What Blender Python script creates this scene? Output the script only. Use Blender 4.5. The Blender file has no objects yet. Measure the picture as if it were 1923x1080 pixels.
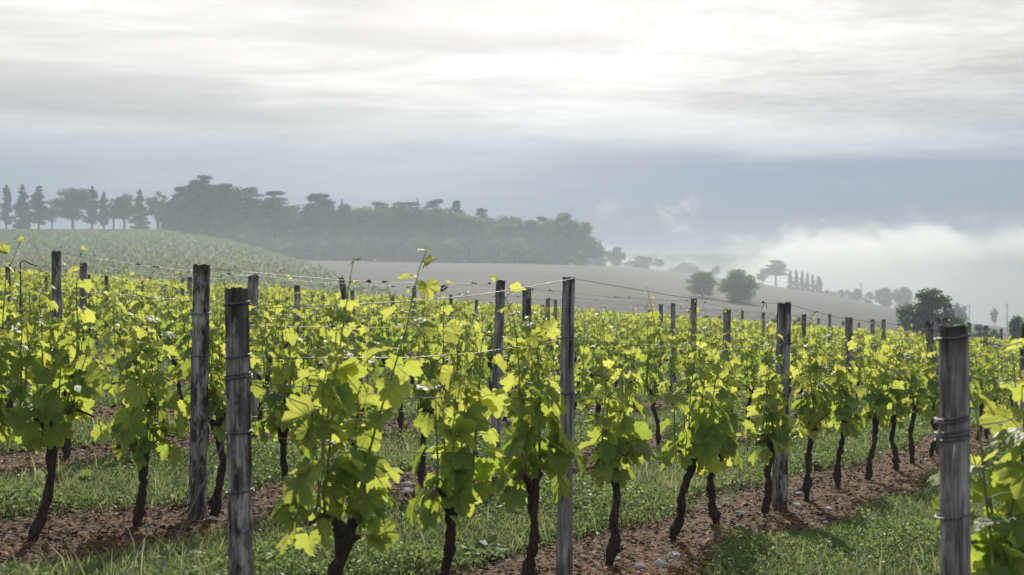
import bpy, math, random
import numpy as np
from mathutils import Vector, Matrix

R = random.Random(11)
RN = np.random.default_rng(11)
SC = bpy.context.scene
COL = SC.collection
rad = math.radians

# ------------------------------------------------------------------ camera, light, sky
F = 2670.0                      # focal length in photo pixels (50 mm)
CX, CY = 961.5, 540.0
CAM_Z = 1.38
SUN_AZ, SUN_EL = rad(2.0), rad(32.0)      # azimuth to the right of the view axis (+Y)

cam_d = bpy.data.cameras.new("camera")
cam_d.lens = 50.0
cam_d.sensor_width = 36.0
cam_d.clip_start = 0.05
cam_d.clip_end = 9000
cam_d.dof.use_dof = True
cam_d.dof.focus_distance = 10.0
cam_d.dof.aperture_fstop = 5.0
cam = bpy.data.objects.new("camera", cam_d)
COL.objects.link(cam)
cam.location = (0, 0, CAM_Z)
cam.rotation_euler = (rad(90), 0, 0)
SC.camera = cam

SC.view_settings.view_transform = 'Standard'
SC.view_settings.look = 'None'
SC.view_settings.gamma = 1
SC.view_settings.exposure = 0.5
SC.cycles.use_denoising = True
SC.cycles.max_bounces = 8
SC.cycles.transparent_max_bounces = 8
SC.cycles.volume_bounces = 1
SC.cycles.sample_clamp_indirect = 6.0
SC.cycles.volume_step_rate = 1.0
SC.cycles.volume_max_steps = 128

sun_dir = Vector((math.sin(SUN_AZ) * math.cos(SUN_EL), math.cos(SUN_AZ) * math.cos(SUN_EL), math.sin(SUN_EL)))
sun_d = bpy.data.lights.new("sun", 'SUN')
sun_d.energy = 4.6
sun_d.angle = rad(0.6)
sun_d.color = (1.0, 0.93, 0.80)
sun = bpy.data.objects.new("sun", sun_d)
COL.objects.link(sun)
sun.rotation_euler = sun_dir.to_track_quat('Z', 'Y').to_euler()


class NT:
    """short helper around a node tree"""
    def __init__(self, tree):
        self.t = tree
        self.n = tree.nodes
        self.l = tree.links

    def add(self, kind, **kw):
        nd = self.n.new(kind)
        for k, v in kw.items():
            setattr(nd, k, v)
        return nd

    def put(self, sock, v):
        if hasattr(v, 'is_linked') or isinstance(v, bpy.types.NodeSocket):
            self.l.new(v, sock)
        elif isinstance(v, (int, float)):
            sock.default_value = v
        else:
            v = tuple(v)
            sock.default_value = v + (1.0,) if len(v) == 3 and sock.type == 'RGBA' else v

    def math(self, op, a, b=None, c=None, clamp=False):
        nd = self.add('ShaderNodeMath', operation=op, use_clamp=clamp)
        self.put(nd.inputs[0], a)
        if b is not None: self.put(nd.inputs[1], b)
        if c is not None: self.put(nd.inputs[2], c)
        return nd.outputs[0]

    def vmath(self, op, a, b=None):
        nd = self.add('ShaderNodeVectorMath', operation=op)
        self.put(nd.inputs[0], a)
        if b is not None: self.put(nd.inputs[1], b)
        return nd.outputs['Value'] if op in ('DOT_PRODUCT', 'LENGTH') else nd.outputs[0]

    def sep(self, v):
        nd = self.add('ShaderNodeSeparateXYZ')
        self.put(nd.inputs[0], v)
        return nd.outputs

    def comb(self, x, y, z):
        nd = self.add('ShaderNodeCombineXYZ')
        for i, v in enumerate((x, y, z)): self.put(nd.inputs[i], v)
        return nd.outputs[0]

    def mix(self, fac, a, b, blend='MIX'):
        nd = self.add('ShaderNodeMix', data_type='RGBA', blend_type=blend)
        self.put(nd.inputs[0], fac)
        self.put(nd.inputs[6], a)
        self.put(nd.inputs[7], b)
        return nd.outputs[2]

    def smooth(self, v, lo, hi, to0=0.0, to1=1.0):
        nd = self.add('ShaderNodeMapRange', interpolation_type='SMOOTHSTEP')
        self.put(nd.inputs[0], v)
        for i, q in enumerate((lo, hi, to0, to1)): self.put(nd.inputs[i + 1], q)
        return nd.outputs[0]

    def noise(self, vec, scale, detail=3.0, rough=0.55, dist=0.0):
        nd = self.add('ShaderNodeTexNoise')
        self.put(nd.inputs['Vector'], vec)
        nd.inputs['Scale'].default_value = scale
        nd.inputs['Detail'].default_value = detail
        nd.inputs['Roughness'].default_value = rough
        nd.inputs['Distortion'].default_value = dist
        return nd.outputs['Fac']

    def ramp(self, fac, stops, interp='LINEAR'):
        nd = self.add('ShaderNodeValToRGB')
        cr = nd.color_ramp
        cr.interpolation = interp
        while len(cr.elements) < len(stops): cr.elements.new(0.5)
        for e, (p, c) in zip(cr.elements, stops):
            e.position = p
            e.color = tuple(c) + (1.0,) if len(c) == 3 else c
        self.put(nd.inputs[0], fac)
        return nd.outputs[0]


def srgb(r, g, b):
    def f(c):
        c /= 255.0
        return c / 12.92 if c <= 0.04045 else ((c + 0.055) / 1.055) ** 2.4
    return (f(r), f(g), f(b))


def build_world():
    w = bpy.data.worlds.new("World")
    SC.world = w
    w.use_nodes = True
    nt = NT(w.node_tree)
    nt.n.clear()
    out = nt.add('ShaderNodeOutputWorld')
    bg = nt.add('ShaderNodeBackground')
    STR = 0.1
    bg.inputs['Strength'].default_value = STR
    nt.l.new(bg.outputs[0], out.inputs[0])
    sky = nt.add('ShaderNodeTexSky', sky_type='NISHITA')
    sky.sun_disc = False
    sky.sun_elevation = SUN_EL
    sky.sun_rotation = SUN_AZ
    sky.air_density = 1.2
    sky.dust_density = 3.0
    d = nt.add('ShaderNodeTexCoord').outputs['Generated']
    x, y, z = nt.sep(d)[0:3]
    zc = nt.math('MAXIMUM', z, 0.0)
    # high cloud sheet: a plane projection, so the streaks close up towards the horizon
    k = nt.math('ADD', zc, 0.045)
    px = nt.math('DIVIDE', x, k)
    py = nt.math('DIVIDE', y, k)
    plane = nt.comb(nt.math('MULTIPLY', px, 0.55), py, 0.0)
    n_big = nt.noise(plane, 0.42, 5, 0.55, 0.4)
    n_mid = nt.noise(plane, 1.3, 6, 0.6, 0.6)
    n_fine = nt.noise(nt.comb(px, py, 3.0), 9.0, 4, 0.65, 0.3)
    # layers in elevation, edge warped by noise
    warp_v = nt.comb(nt.math('MULTIPLY', x, 3.0), nt.math('MULTIPLY', y, 0.6), nt.math('MULTIPLY', z, 22.0))
    n_warp = nt.noise(warp_v, 1.4, 5, 0.55)
    zz = nt.math('ADD', z, nt.math('MULTIPLY', nt.math('SUBTRACT', n_warp, 0.5), 0.06))
    az = nt.math('ARCTAN2', x, y)
    zz2 = nt.math('ADD', zz, nt.math('MULTIPLY', az, 0.02))
    e = 0.87                     # exposure and haze will lift these again
    lay = nt.ramp(nt.math('MULTIPLY', nt.math('ADD', zz, 0.1), 1.0), [
        (0.00, [c * e for c in srgb(188, 194, 200)]),
        (0.10, [c * e for c in srgb(186, 196, 206)]),
        (0.145, [c * e for c in srgb(148, 167, 190)]),
        (0.185, [c * e for c in srgb(180, 189, 202)]),
        (0.215, [c * e for c in srgb(212, 211, 212)]),
        (0.25, [c * e for c in srgb(230, 225, 220)]),
        (0.30, [c * e for c in srgb(235, 231, 226)]),
        (0.45, [c * e for c in srgb(215, 217, 220)]),
        (0.80, [c * e for c in srgb(170, 180, 194)]),
        (1.00, [c * e for c in srgb(160, 174, 192)])])
    # the blue-grey bank low on the right
    right = nt.smooth(az, -0.06, 0.17)
    lo = nt.smooth(zz2, 0.015, 0.045)
    hi = nt.smooth(nt.math('ADD', zz2, nt.math('MULTIPLY', nt.math('SUBTRACT', n_mid, 0.5), 0.03)), 0.078, 0.108, 1.0, 0.0)
    bank = nt.math('MULTIPLY', nt.math('MULTIPLY', right, lo), hi)
    bank_c = nt.mix(nt.smooth(z, 0.035, 0.075), [c * e for c in srgb(74, 102, 148)], [c * e for c in srgb(112, 134, 170)])
    lay = nt.mix(nt.math('MULTIPLY', bank, nt.smooth(n_warp, 0.2, 0.62, 0.55, 0.95)), lay, bank_c)
    # streaks of the high sheet
    amp = nt.smooth(z, 0.07, 0.13)
    st = nt.math('ADD', nt.math('MULTIPLY', nt.smooth(n_big, 0.34, 0.66, -1, 1), 0.12),
                 nt.math('MULTIPLY', nt.smooth(n_mid, 0.36, 0.66, -1, 1), 0.13))
    rip = nt.math('MULTIPLY', nt.smooth(n_fine, 0.3, 0.7, -1, 1), nt.smooth(az, 0.02, 0.25, 0.012, 0.075))
    st = nt.math('MULTIPLY', nt.math('ADD', st, rip), amp)
    st = nt.math('ADD', st, nt.math('MULTIPLY', nt.smooth(n_warp, 0.3, 0.7, -1, 1), 0.08))
    lay = nt.mix(1.0, lay, nt.comb(nt.math('ADD', st, 1.0), nt.math('ADD', st, 1.0), nt.math('ADD', st, 1.0)), 'MULTIPLY')
    # the sun behind the sheet
    glow = nt.vmath('DOT_PRODUCT', d, (math.sin(rad(1.2)) * math.cos(rad(10.5)), math.cos(rad(1.2)) * math.cos(rad(10.5)), math.sin(rad(10.5))))
    g1 = nt.math('POWER', nt.math('MAXIMUM', glow, 0.0), 130.0)
    g2 = nt.math('POWER', nt.math('MAXIMUM', glow, 0.0), 34.0)
    gsum = nt.math('ADD', nt.math('MULTIPLY', g1, 0.20), nt.math('MULTIPLY', g2, 0.04))
    gsum = nt.math('MULTIPLY', gsum, nt.smooth(zz, 0.04, 0.17))
    gsum = nt.math('MULTIPLY', gsum, nt.math('ADD', 1.0, nt.math('MULTIPLY', st, 2.6), clamp=False))
    gcol = nt.vmath('MULTIPLY', nt.comb(gsum, gsum, gsum), (1.0, 0.97, 0.93))
    lay = nt.vmath('ADD', lay, gcol)
    # small torn wisps of mist drifting over the valley
    wv = nt.comb(nt.math('MULTIPLY', az, 14.0), nt.math('MULTIPLY', z, 20.0), 1.7)
    n_w = nt.noise(wv, 2.3, 6, 0.62, 0.9)
    def spot(a0, z0, ra, rz):
        da = nt.math('DIVIDE', nt.math('SUBTRACT', az, a0), ra)
        dz = nt.math('DIVIDE', nt.math('SUBTRACT', z, z0), rz)
        r2 = nt.math('ADD', nt.math('MULTIPLY', da, da), nt.math('MULTIPLY', dz, dz))
        return nt.math('SUBTRACT', 1.0, r2, clamp=True)
    wis = nt.math('MAXIMUM', spot(0.117, 0.055, 0.018, 0.017), nt.math('MULTIPLY', spot(0.068, 0.054, 0.012, 0.009), 0.6))
    wis = nt.math('MULTIPLY', wis, nt.smooth(n_w, 0.42, 0.60))
    lay = nt.mix(nt.math('MULTIPLY', wis, 0.9), lay, [c * e for c in srgb(226, 226, 226)])
    boost = nt.vmath('MULTIPLY', lay, (1 / STR,) * 3)
    cover = nt.smooth(n_mid, 0.2, 0.5, 0.94, 0.985)
    fin = nt.mix(cover, sky.outputs[0], boost)
    nt.l.new(fin, bg.inputs['Color'])


build_world()

# ------------------------------------------------------------------ layout: rows, terrain
TH = math.atan((2324 - CX) / F)             # rows run this far to the right of the view axis
DV = np.array((math.sin(TH), math.cos(TH)))
NV = np.array((-math.cos(TH), math.sin(TH)))
ROW0, ROWGAP = 3.06, 2.37                   # distance of the front row (B); A is nearer
VY_END = 58.0                               # where the vineyard plot stops

def row_D(k):                               # k = -1 is the nearest row, 0 the front row in full view
    return ROW0 + ROWGAP * k

def row_point(k, s):
    p = row_D(k) * NV + s * DV
    return float(p[0]), float(p[1])

def s_at(k, px):                            # position along row k seen at photo column px
    t = (px - CX) / F
    D = row_D(k)
    return D * (DV[1] + DV[0] * t) / (DV[0] - DV[1] * t)

XS = np.array([-1500, -600, 0, 300, 420, 560, 700, 1000, 1180, 1300, 1440, 1550, 1680, 1780, 1923, 2600, 3600.])
YC = np.array([432, 432, 435, 435, 452, 488, 491, 495, 500, 514, 535, 552, 580, 603, 622, 690, 720.])
RC = np.array([470, 470, 470, 470, 460, 440, 440, 430, 420, 400, 370, 340, 300, 270, 250, 230, 230.])
YF = np.array([560, 562, 572, 582, 588, 596, 604, 620, 630, 637, 645, 650, 657, 662, 670, 700, 720.])
YFAR = np.array([505, 505, 505, 505, 505, 503, 503, 500, 497, 496, 494, 490, 486, 483, 482, 480, 480.])

def h_plane(X, Y):
    Xc = np.clip(X, -45, 45)
    return -0.0702 * Xc - 0.0122 * np.clip(Y, -40, 70)

def terrain(X, Y):
    X = np.asarray(X, float); Y = np.asarray(Y, float)
    Yp = np.maximum(Y, 20.0)
    px = CX + F * X / Yp
    yc, rc, yf, yfar = (np.interp(px, XS, a) for a in (YC, RC, YF, YFAR))
    hp = h_plane(X, Y)
    zf = CAM_Z - (yf - CY) / F * 115.0
    zc = CAM_Z - (yc - CY) / F * rc
    zfar = CAM_Z - (yfar - CY) / F * 1180.0
    zv = -38.0
    a = np.clip((Y - 60) / 55.0, 0, 1); a = a * a * (3 - 2 * a)
    z = hp * (1 - a) + zf * a
    b = np.clip((Y - 115) / (rc - 115), 0, 1)
    b2 = b - 0.06 * np.sin(b * 2 * np.pi)
    z = np.where(Y > 115, zf + (zc - zf) * b2, z)
    c = np.clip((Y - rc) / 330.0, 0, 1); c = c * c * (3 - 2 * c)
    z = np.where(Y > rc, zc + (zv - zc) * c, z)
    d = np.clip((Y - 870) / 310.0, 0, 1); d = d * d * (3 - 2 * d)
    z = np.where(Y > 870, zv + (zfar - zv) * d, z)
    e = np.clip((Y - 1180) / 900.0, 0, 1)
    z = np.where(Y > 1180, zfar - 25 * e, z)
    und = 0.035 * np.sin(X * 1.3 + Y * 0.7) * np.sin(Y * 0.9 - X * 0.4) * (Y < 60)
    return z + und * 0.6

def gz(x, y):
    return float(terrain(x, y))

def ray(px, py, Y):
    return Vector(((px - CX) / F * Y, Y, CAM_Z - (py - CY) / F * Y))

# ------------------------------------------------------------------ object helpers
def link_mesh(name, verts, faces, mats=(), parent=None, smooth=False, attrs=None, midx=None):
    me = bpy.data.meshes.new(name)
    if isinstance(faces, np.ndarray):
        verts = np.asarray(verts, np.float32)
        n, k = faces.shape
        me.vertices.add(len(verts)); me.vertices.foreach_set('co', verts.ravel())
        me.loops.add(n * k); me.loops.foreach_set('vertex_index', faces.astype(np.int32).ravel())
        me.polygons.add(n)
        me.polygons.foreach_set('loop_start', np.arange(0, n * k, k, dtype=np.int32))
        try:
            me.polygons.foreach_set('loop_total', np.full(n, k, dtype=np.int32))
        except Exception:
            pass
        me.update(calc_edges=True)
    else:
        me.from_pydata([tuple(v) for v in verts], [], faces)
    for m in mats: me.materials.append(m)
    if midx is not None: me.polygons.foreach_set('material_index', np.asarray(midx, np.int32))
    if smooth: me.polygons.foreach_set('use_smooth', np.ones(len(me.polygons), bool))
    if attrs:
        for an, av in attrs.items():
            at = me.attributes.new(an, 'FLOAT', 'POINT')
            at.data.foreach_set('value', np.asarray(av, np.float32))
    me.update()
    return put(name, me, parent)

def put(name, me, parent=None, loc=None, rot=None, scale=None):
    o = bpy.data.objects.new(name, me)
    COL.objects.link(o)
    if parent is not None: o.parent = parent
    if loc is not None: o.location = loc
    if rot is not None: o.rotation_euler = rot
    if scale is not None: o.scale = scale
    return o

def empty(name, loc, rz=0.0):
    o = bpy.data.objects.new(name, None)
    o.empty_display_size = 0.2
    COL.objects.link(o)
    o.location = loc
    o.rotation_euler = (0, 0, rz)
    return o

def tag(o, label=None, cat=None, group=None, kind=None):
    if label: o['label'] = label
    if cat: o['category'] = cat
    if group: o['group'] = group
    if kind: o['kind'] = kind
    return o

class MB:
    """collects tubes and boxes into one mesh"""
    def __init__(self):
        self.v, self.f, self.m = [], [], []

    def tube(self, pts, radii, sides=8, rng=None, rough=0.0, cap=True, mat=0):
        pts = [Vector(p) for p in pts]
        n0 = len(self.v)
        ref = Vector((0.31, 0.95, 0.05)).normalized()
        prev = None
        for i, p in enumerate(pts):
            t = (pts[min(i + 1, len(pts) - 1)] - pts[max(i - 1, 0)]).normalized()
            u = (ref if prev is None else prev)
            u = (u - t * u.dot(t))
            if u.length < 1e-3: u = Vector((1, 0, 0)) - t * t.x
            u.normalize()
            prev = u
            w = t.cross(u)
            r = radii[i] if hasattr(radii, '__len__') else radii
            for j in range(sides):
                a = 2 * math.pi * j / sides
                rr = r * (1 + (rng.uniform(-rough, rough) if rng else 0))
                self.v.append(p + u * (math.cos(a) * rr) + w * (math.sin(a) * rr))
        for i in range(len(pts) - 1):
            for j in range(sides):
                a = n0 + i * sides + j
                b = n0 + i * sides + (j + 1) % sides
                self.f.append((a, b, b + sides, a + sides)); self.m.append(mat)
        if cap:
            self.f.append(tuple(n0 + j for j in range(sides))[::-1]); self.m.append(mat)
            e = n0 + (len(pts) - 1) * sides
            self.f.append(tuple(e + j for j in range(sides))); self.m.append(mat)

    def box(self, lo, hi, mat=0):
        n = len(self.v)
        for q in range(8):
            self.v.append(Vector((hi[0] if q & 1 else lo[0], hi[1] if q & 2 else lo[1], hi[2] if q & 4 else lo[2])))
        for f in ((0, 2, 3, 1), (4, 5, 7, 6), (0, 1, 5, 4), (2, 6, 7, 3), (0, 4, 6, 2), (1, 3, 7, 5)):
            self.f.append(tuple(n + i for i in f)); self.m.append(mat)

    def poly(self, pts, mat=0):
        n = len(self.v)
        self.v += [Vector(p) for p in pts]
        self.f.append(tuple(range(n, n + len(pts)))); self.m.append(mat)

    def build(self, name, mats, parent=None, smooth=True):
        return link_mesh(name, self.v, self.f, mats, parent, smooth, midx=self.m)

# ------------------------------------------------------------------ materials
def new_mat(name):
    m = bpy.data.materials.new(name)
    m.use_nodes = True
    nt = NT(m.node_tree)
    nt.n.clear()
    out = nt.add('ShaderNodeOutputMaterial')
    return m, nt, out

def principled(nt, col, rough=0.7, spec=0.3, metal=0.0, normal=None):
    b = nt.add('ShaderNodeBsdfPrincipled')
    nt.put(b.inputs['Base Color'], col)
    nt.put(b.inputs['Roughness'], rough)
    nt.put(b.inputs['Specular IOR Level'], spec)
    nt.put(b.inputs['Metallic'], metal)
    if normal is not None: nt.l.new(normal, b.inputs['Normal'])
    return b

def bump(nt, h, strength=0.5, dist=0.02):
    b = nt.add('ShaderNodeBump')
    b.inputs['Strength'].default_value = strength
    b.inputs['Distance'].default_value = dist
    nt.l.new(h, b.inputs['Height'])
    return b.outputs[0]

def attr(nt, name):
    return nt.add('ShaderNodeAttribute', attribute_name=name).outputs['Fac']

def mat_leaf(name, old, young, t_old, t_young, wt=0.5, gloss=0.42, spec=0.45, veins=True):
    m, nt, out = new_mat(name)
    tint = attr(nt, 'tint')
    pos = nt.add('ShaderNodeNewGeometry').outputs['Position']
    n = nt.noise(pos, 28.0, 2, 0.6)
    tt = nt.math('ADD', tint, nt.math('MULTIPLY', nt.math('SUBTRACT', n, 0.5), 0.35), clamp=True)
    base = nt.mix(tt, old, young)
    tr = nt.mix(tt, t_old, t_young)
    if veins:
        v = attr(nt, 'vein')
        vf = nt.smooth(v, 0.72, 0.97)
        base = nt.mix(nt.math('MULTIPLY', vf, 0.6), base, (0.20, 0.27, 0.08))
        tr = nt.mix(nt.math('MULTIPLY', vf, 0.6), tr, (0.10, 0.17, 0.012))
    b = principled(nt, base, gloss, spec)
    t = nt.add('ShaderNodeBsdfTranslucent')
    nt.put(t.inputs['Color'], tr)
    if veins:
        nb = bump(nt, nt.noise(pos, 60.0, 2, 0.6), 0.35, 0.01)
        nt.l.new(nb, b.inputs['Normal'])
    mx = nt.add('ShaderNodeMixShader')
    mx.inputs[0].default_value = wt
    nt.l.new(b.outputs[0], mx.inputs[1])
    nt.l.new(t.outputs[0], mx.inputs[2])
    nt.l.new(mx.outputs[0], out.inputs[0])
    return m

M = {}
M['vine_leaf'] = mat_leaf('vine_leaf', (0.065, 0.135, 0.034), (0.15, 0.215, 0.05), (0.35, 0.48, 0.06), (0.79, 0.78, 0.15), 0.54, 0.48, 0.26)
M['grass'] = mat_leaf('grass', (0.050, 0.080, 0.032), (0.19, 0.20, 0.10), (0.12, 0.17, 0.05), (0.46, 0.48, 0.23), 0.42, 0.65, 0.05, veins=False)
M['weed'] = mat_leaf('weed', (0.035, 0.075, 0.026), (0.13, 0.18, 0.07), (0.09, 0.17, 0.04), (0.36, 0.44, 0.14), 0.42, 0.5, 0.09, veins=False)
M['tree_leaf'] = mat_leaf('tree_leaf', (0.030, 0.055, 0.020), (0.075, 0.115, 0.035), (0.05, 0.09, 0.02), (0.16, 0.24, 0.05), 0.35, 0.6, 0.2, veins=False)
M['pale_tree_leaf'] = mat_leaf('pale_tree_leaf', (0.05, 0.09, 0.03), (0.11, 0.17, 0.05), (0.10, 0.17, 0.03), (0.26, 0.36, 0.08), 0.4, 0.6, 0.2, veins=False)
M['hill_leaf'] = mat_leaf('hill_leaf', (0.07, 0.095, 0.035), (0.16, 0.19, 0.075), (0.14, 0.19, 0.05), (0.34, 0.40, 0.13), 0.4, 0.6, 0.1, veins=False)
M['needle'] = mat_leaf('needle', (0.018, 0.034, 0.022), (0.038, 0.058, 0.034), (0.02, 0.04, 0.018), (0.05, 0.08, 0.03), 0.25, 0.65, 0.15, veins=False)

def mat_wood():
    m, nt, out = new_mat('weathered_wood')
    tc = nt.add('ShaderNodeTexCoord').outputs['Object']
    oi = nt.add('ShaderNodeObjectInfo').outputs['Random']
    off = nt.vmath('ADD', tc, nt.comb(nt.math('MULTIPLY', oi, 17.0), nt.math('MULTIPLY', oi, 9.0), 0.0))
    st = nt.vmath('MULTIPLY', off, (34.0, 34.0, 2.2))
    n1 = nt.noise(st, 1.0, 5, 0.62, 0.4)
    st2 = nt.vmath('MULTIPLY', off, (110.0, 110.0, 5.0))
    n2 = nt.noise(st2, 1.0, 3, 0.6)
    n3 = nt.noise(nt.vmath('MULTIPLY', off, (2.6, 2.6, 1.0)), 6.0, 4, 0.65)
    col = nt.ramp(n1, [(0.28, (0.05, 0.043, 0.040)), (0.42, (0.17, 0.16, 0.155)), (0.56, (0.32, 0.31, 0.315)), (0.75, (0.46, 0.45, 0.46))])
    col = nt.mix(nt.smooth(n2, 0.36, 0.5, 0.75, 0.0), col, (0.05, 0.043, 0.038))
    dk = nt.smooth(n3, 0.44, 0.56)
    dark_amt = attr(nt, 'dark')  # how strongly the dark patches show, face by face
    col = nt.mix(nt.math('MULTIPLY', dk, nt.math('ADD', nt.math('MULTIPLY', dark_amt, 0.95), 0.12), clamp=True), col, (0.028, 0.023, 0.020))
    end = attr(nt, 'rot')  # dark rotten end, plus the painted shade of the cleft
    col = nt.mix(nt.math('MULTIPLY', end, nt.smooth(n3, 0.25, 0.6, 0.55, 1.0)), col, (0.022, 0.019, 0.016))
    lich = nt.smooth(nt.noise(off, 21.0, 3, 0.6), 0.66, 0.72)
    col = nt.mix(nt.math('MULTIPLY', lich, 0.5), col, (0.30, 0.30, 0.24))
    hgt = nt.math('ADD', nt.math('MULTIPLY', n1, 0.7), nt.math('MULTIPLY', n2, 0.4))
    b = principled(nt, col, 0.78, 0.25, 0.0, bump(nt, hgt, 0.9, 0.012))
    nt.l.new(b.outputs[0], out.inputs[0])
    return m
M['wood'] = mat_wood()

def mat_bark():
    m, nt, out = new_mat('vine_bark')
    tc = nt.add('ShaderNodeTexCoord').outputs['Object']
    st = nt.vmath('MULTIPLY', tc, (60.0, 60.0, 9.0))
    n = nt.noise(st, 1.0, 5, 0.65, 0.5)
    n3 = nt.noise(tc, 14.0, 3, 0.6)
    col = nt.ramp(n, [(0.28, (0.010, 0.007, 0.006)), (0.5, (0.038, 0.026, 0.021)), (0.75, (0.10, 0.072, 0.058))])
    col = nt.mix(nt.smooth(n3, 0.62, 0.72, 0, 0.5), col, (0.13, 0.075, 0.04))
    b = principled(nt, col, 0.85, 0.2, 0.0, bump(nt, n, 1.0, 0.02))
    nt.l.new(b.outputs[0], out.inputs[0])
    return m
M['bark'] = mat_bark()

def mat_plain(name, col, rough=0.6, metal=0.0, spec=0.4, var=0.3, scale=20.0):
    m, nt, out = new_mat(name)
    pos = nt.add('ShaderNodeTexCoord').outputs['Object']
    n = nt.noise(pos, scale, 4, 0.6)
    c = nt.mix(nt.smooth(n, 0.3, 0.7), [q * (1 - var) for q in col], [min(1, q * (1 + var)) for q in col])
    b = principled(nt, c, rough, spec, metal)
    nt.l.new(b.outputs[0], out.inputs[0])
    return m
M['shoot'] = mat_plain('green_shoot', (0.14, 0.19, 0.05), 0.5, var=0.4)
M['cane'] = mat_plain('brown_cane', (0.055, 0.032, 0.020), 0.7, var=0.4)
M['wire'] = mat_plain('rusty_wire', (0.16, 0.14, 0.13), 0.5, 0.5, var=0.45, scale=60)
M['tie'] = mat_plain('dark_tie_wire', (0.10, 0.105, 0.12), 0.5, 0.4, var=0.4, scale=60)
M['tendril'] = mat_plain('dry_tendril', (0.045, 0.026, 0.020), 0.8, var=0.4)
M['drop'] = mat_plain('water_drop', (0.9, 0.9, 0.88), 0.16, 1.0, var=0.02)
M['stone'] = mat_plain('limestone', (0.42, 0.41, 0.40), 0.8, var=0.25, scale=9)
M['trunk'] = mat_plain('tree_bark', (0.055, 0.045, 0.038), 0.9, var=0.35, scale=1.5)
M['plaster'] = mat_plain('plaster', (0.36, 0.34, 0.31), 0.9, var=0.12, scale=1.0)
M['tile'] = mat_plain('roof_tile', (0.15, 0.11, 0.09), 0.9, var=0.3, scale=3.0)
M['dark_open'] = mat_plain('dark_opening', (0.02, 0.02, 0.022), 0.4, var=0.2)

def mat_litter():
    m, nt, out = new_mat('litter')
    t = attr(nt, 'tint')
    c = nt.ramp(t, [(0.0, (0.016, 0.010, 0.007)), (0.3, (0.080, 0.038, 0.017)), (0.58, (0.20, 0.105, 0.045)), (0.8, (0.42, 0.22, 0.075)), (0.93, (0.33, 0.22, 0.13)), (1.0, (0.36, 0.30, 0.24))])
    b = principled(nt, c, 0.8, 0.25)
    nt.l.new(b.outputs[0], out.inputs[0])
    return m
M['litter'] = mat_litter()

# green-hill edge as a straight line over the ground (photo 552,490 -> 702,548)
def hill_hit(px, py):
    best = None
    for Y in np.arange(118, 470, 1.0):
        X = (px - CX) / F * Y
        z = gz(X, Y)
        yy = CY + (CAM_Z - z) / Y * F
        if yy <= py: return (X, Y)
    return (X, Y)
E1, E2 = hill_hit(556, 492), hill_hit(690, 543)
print('edge', E1, E2)
E_A = (E2[0] - E1[0]) / (E2[1] - E1[1])
E_B = E1[0] - E_A * E1[1]

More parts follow.
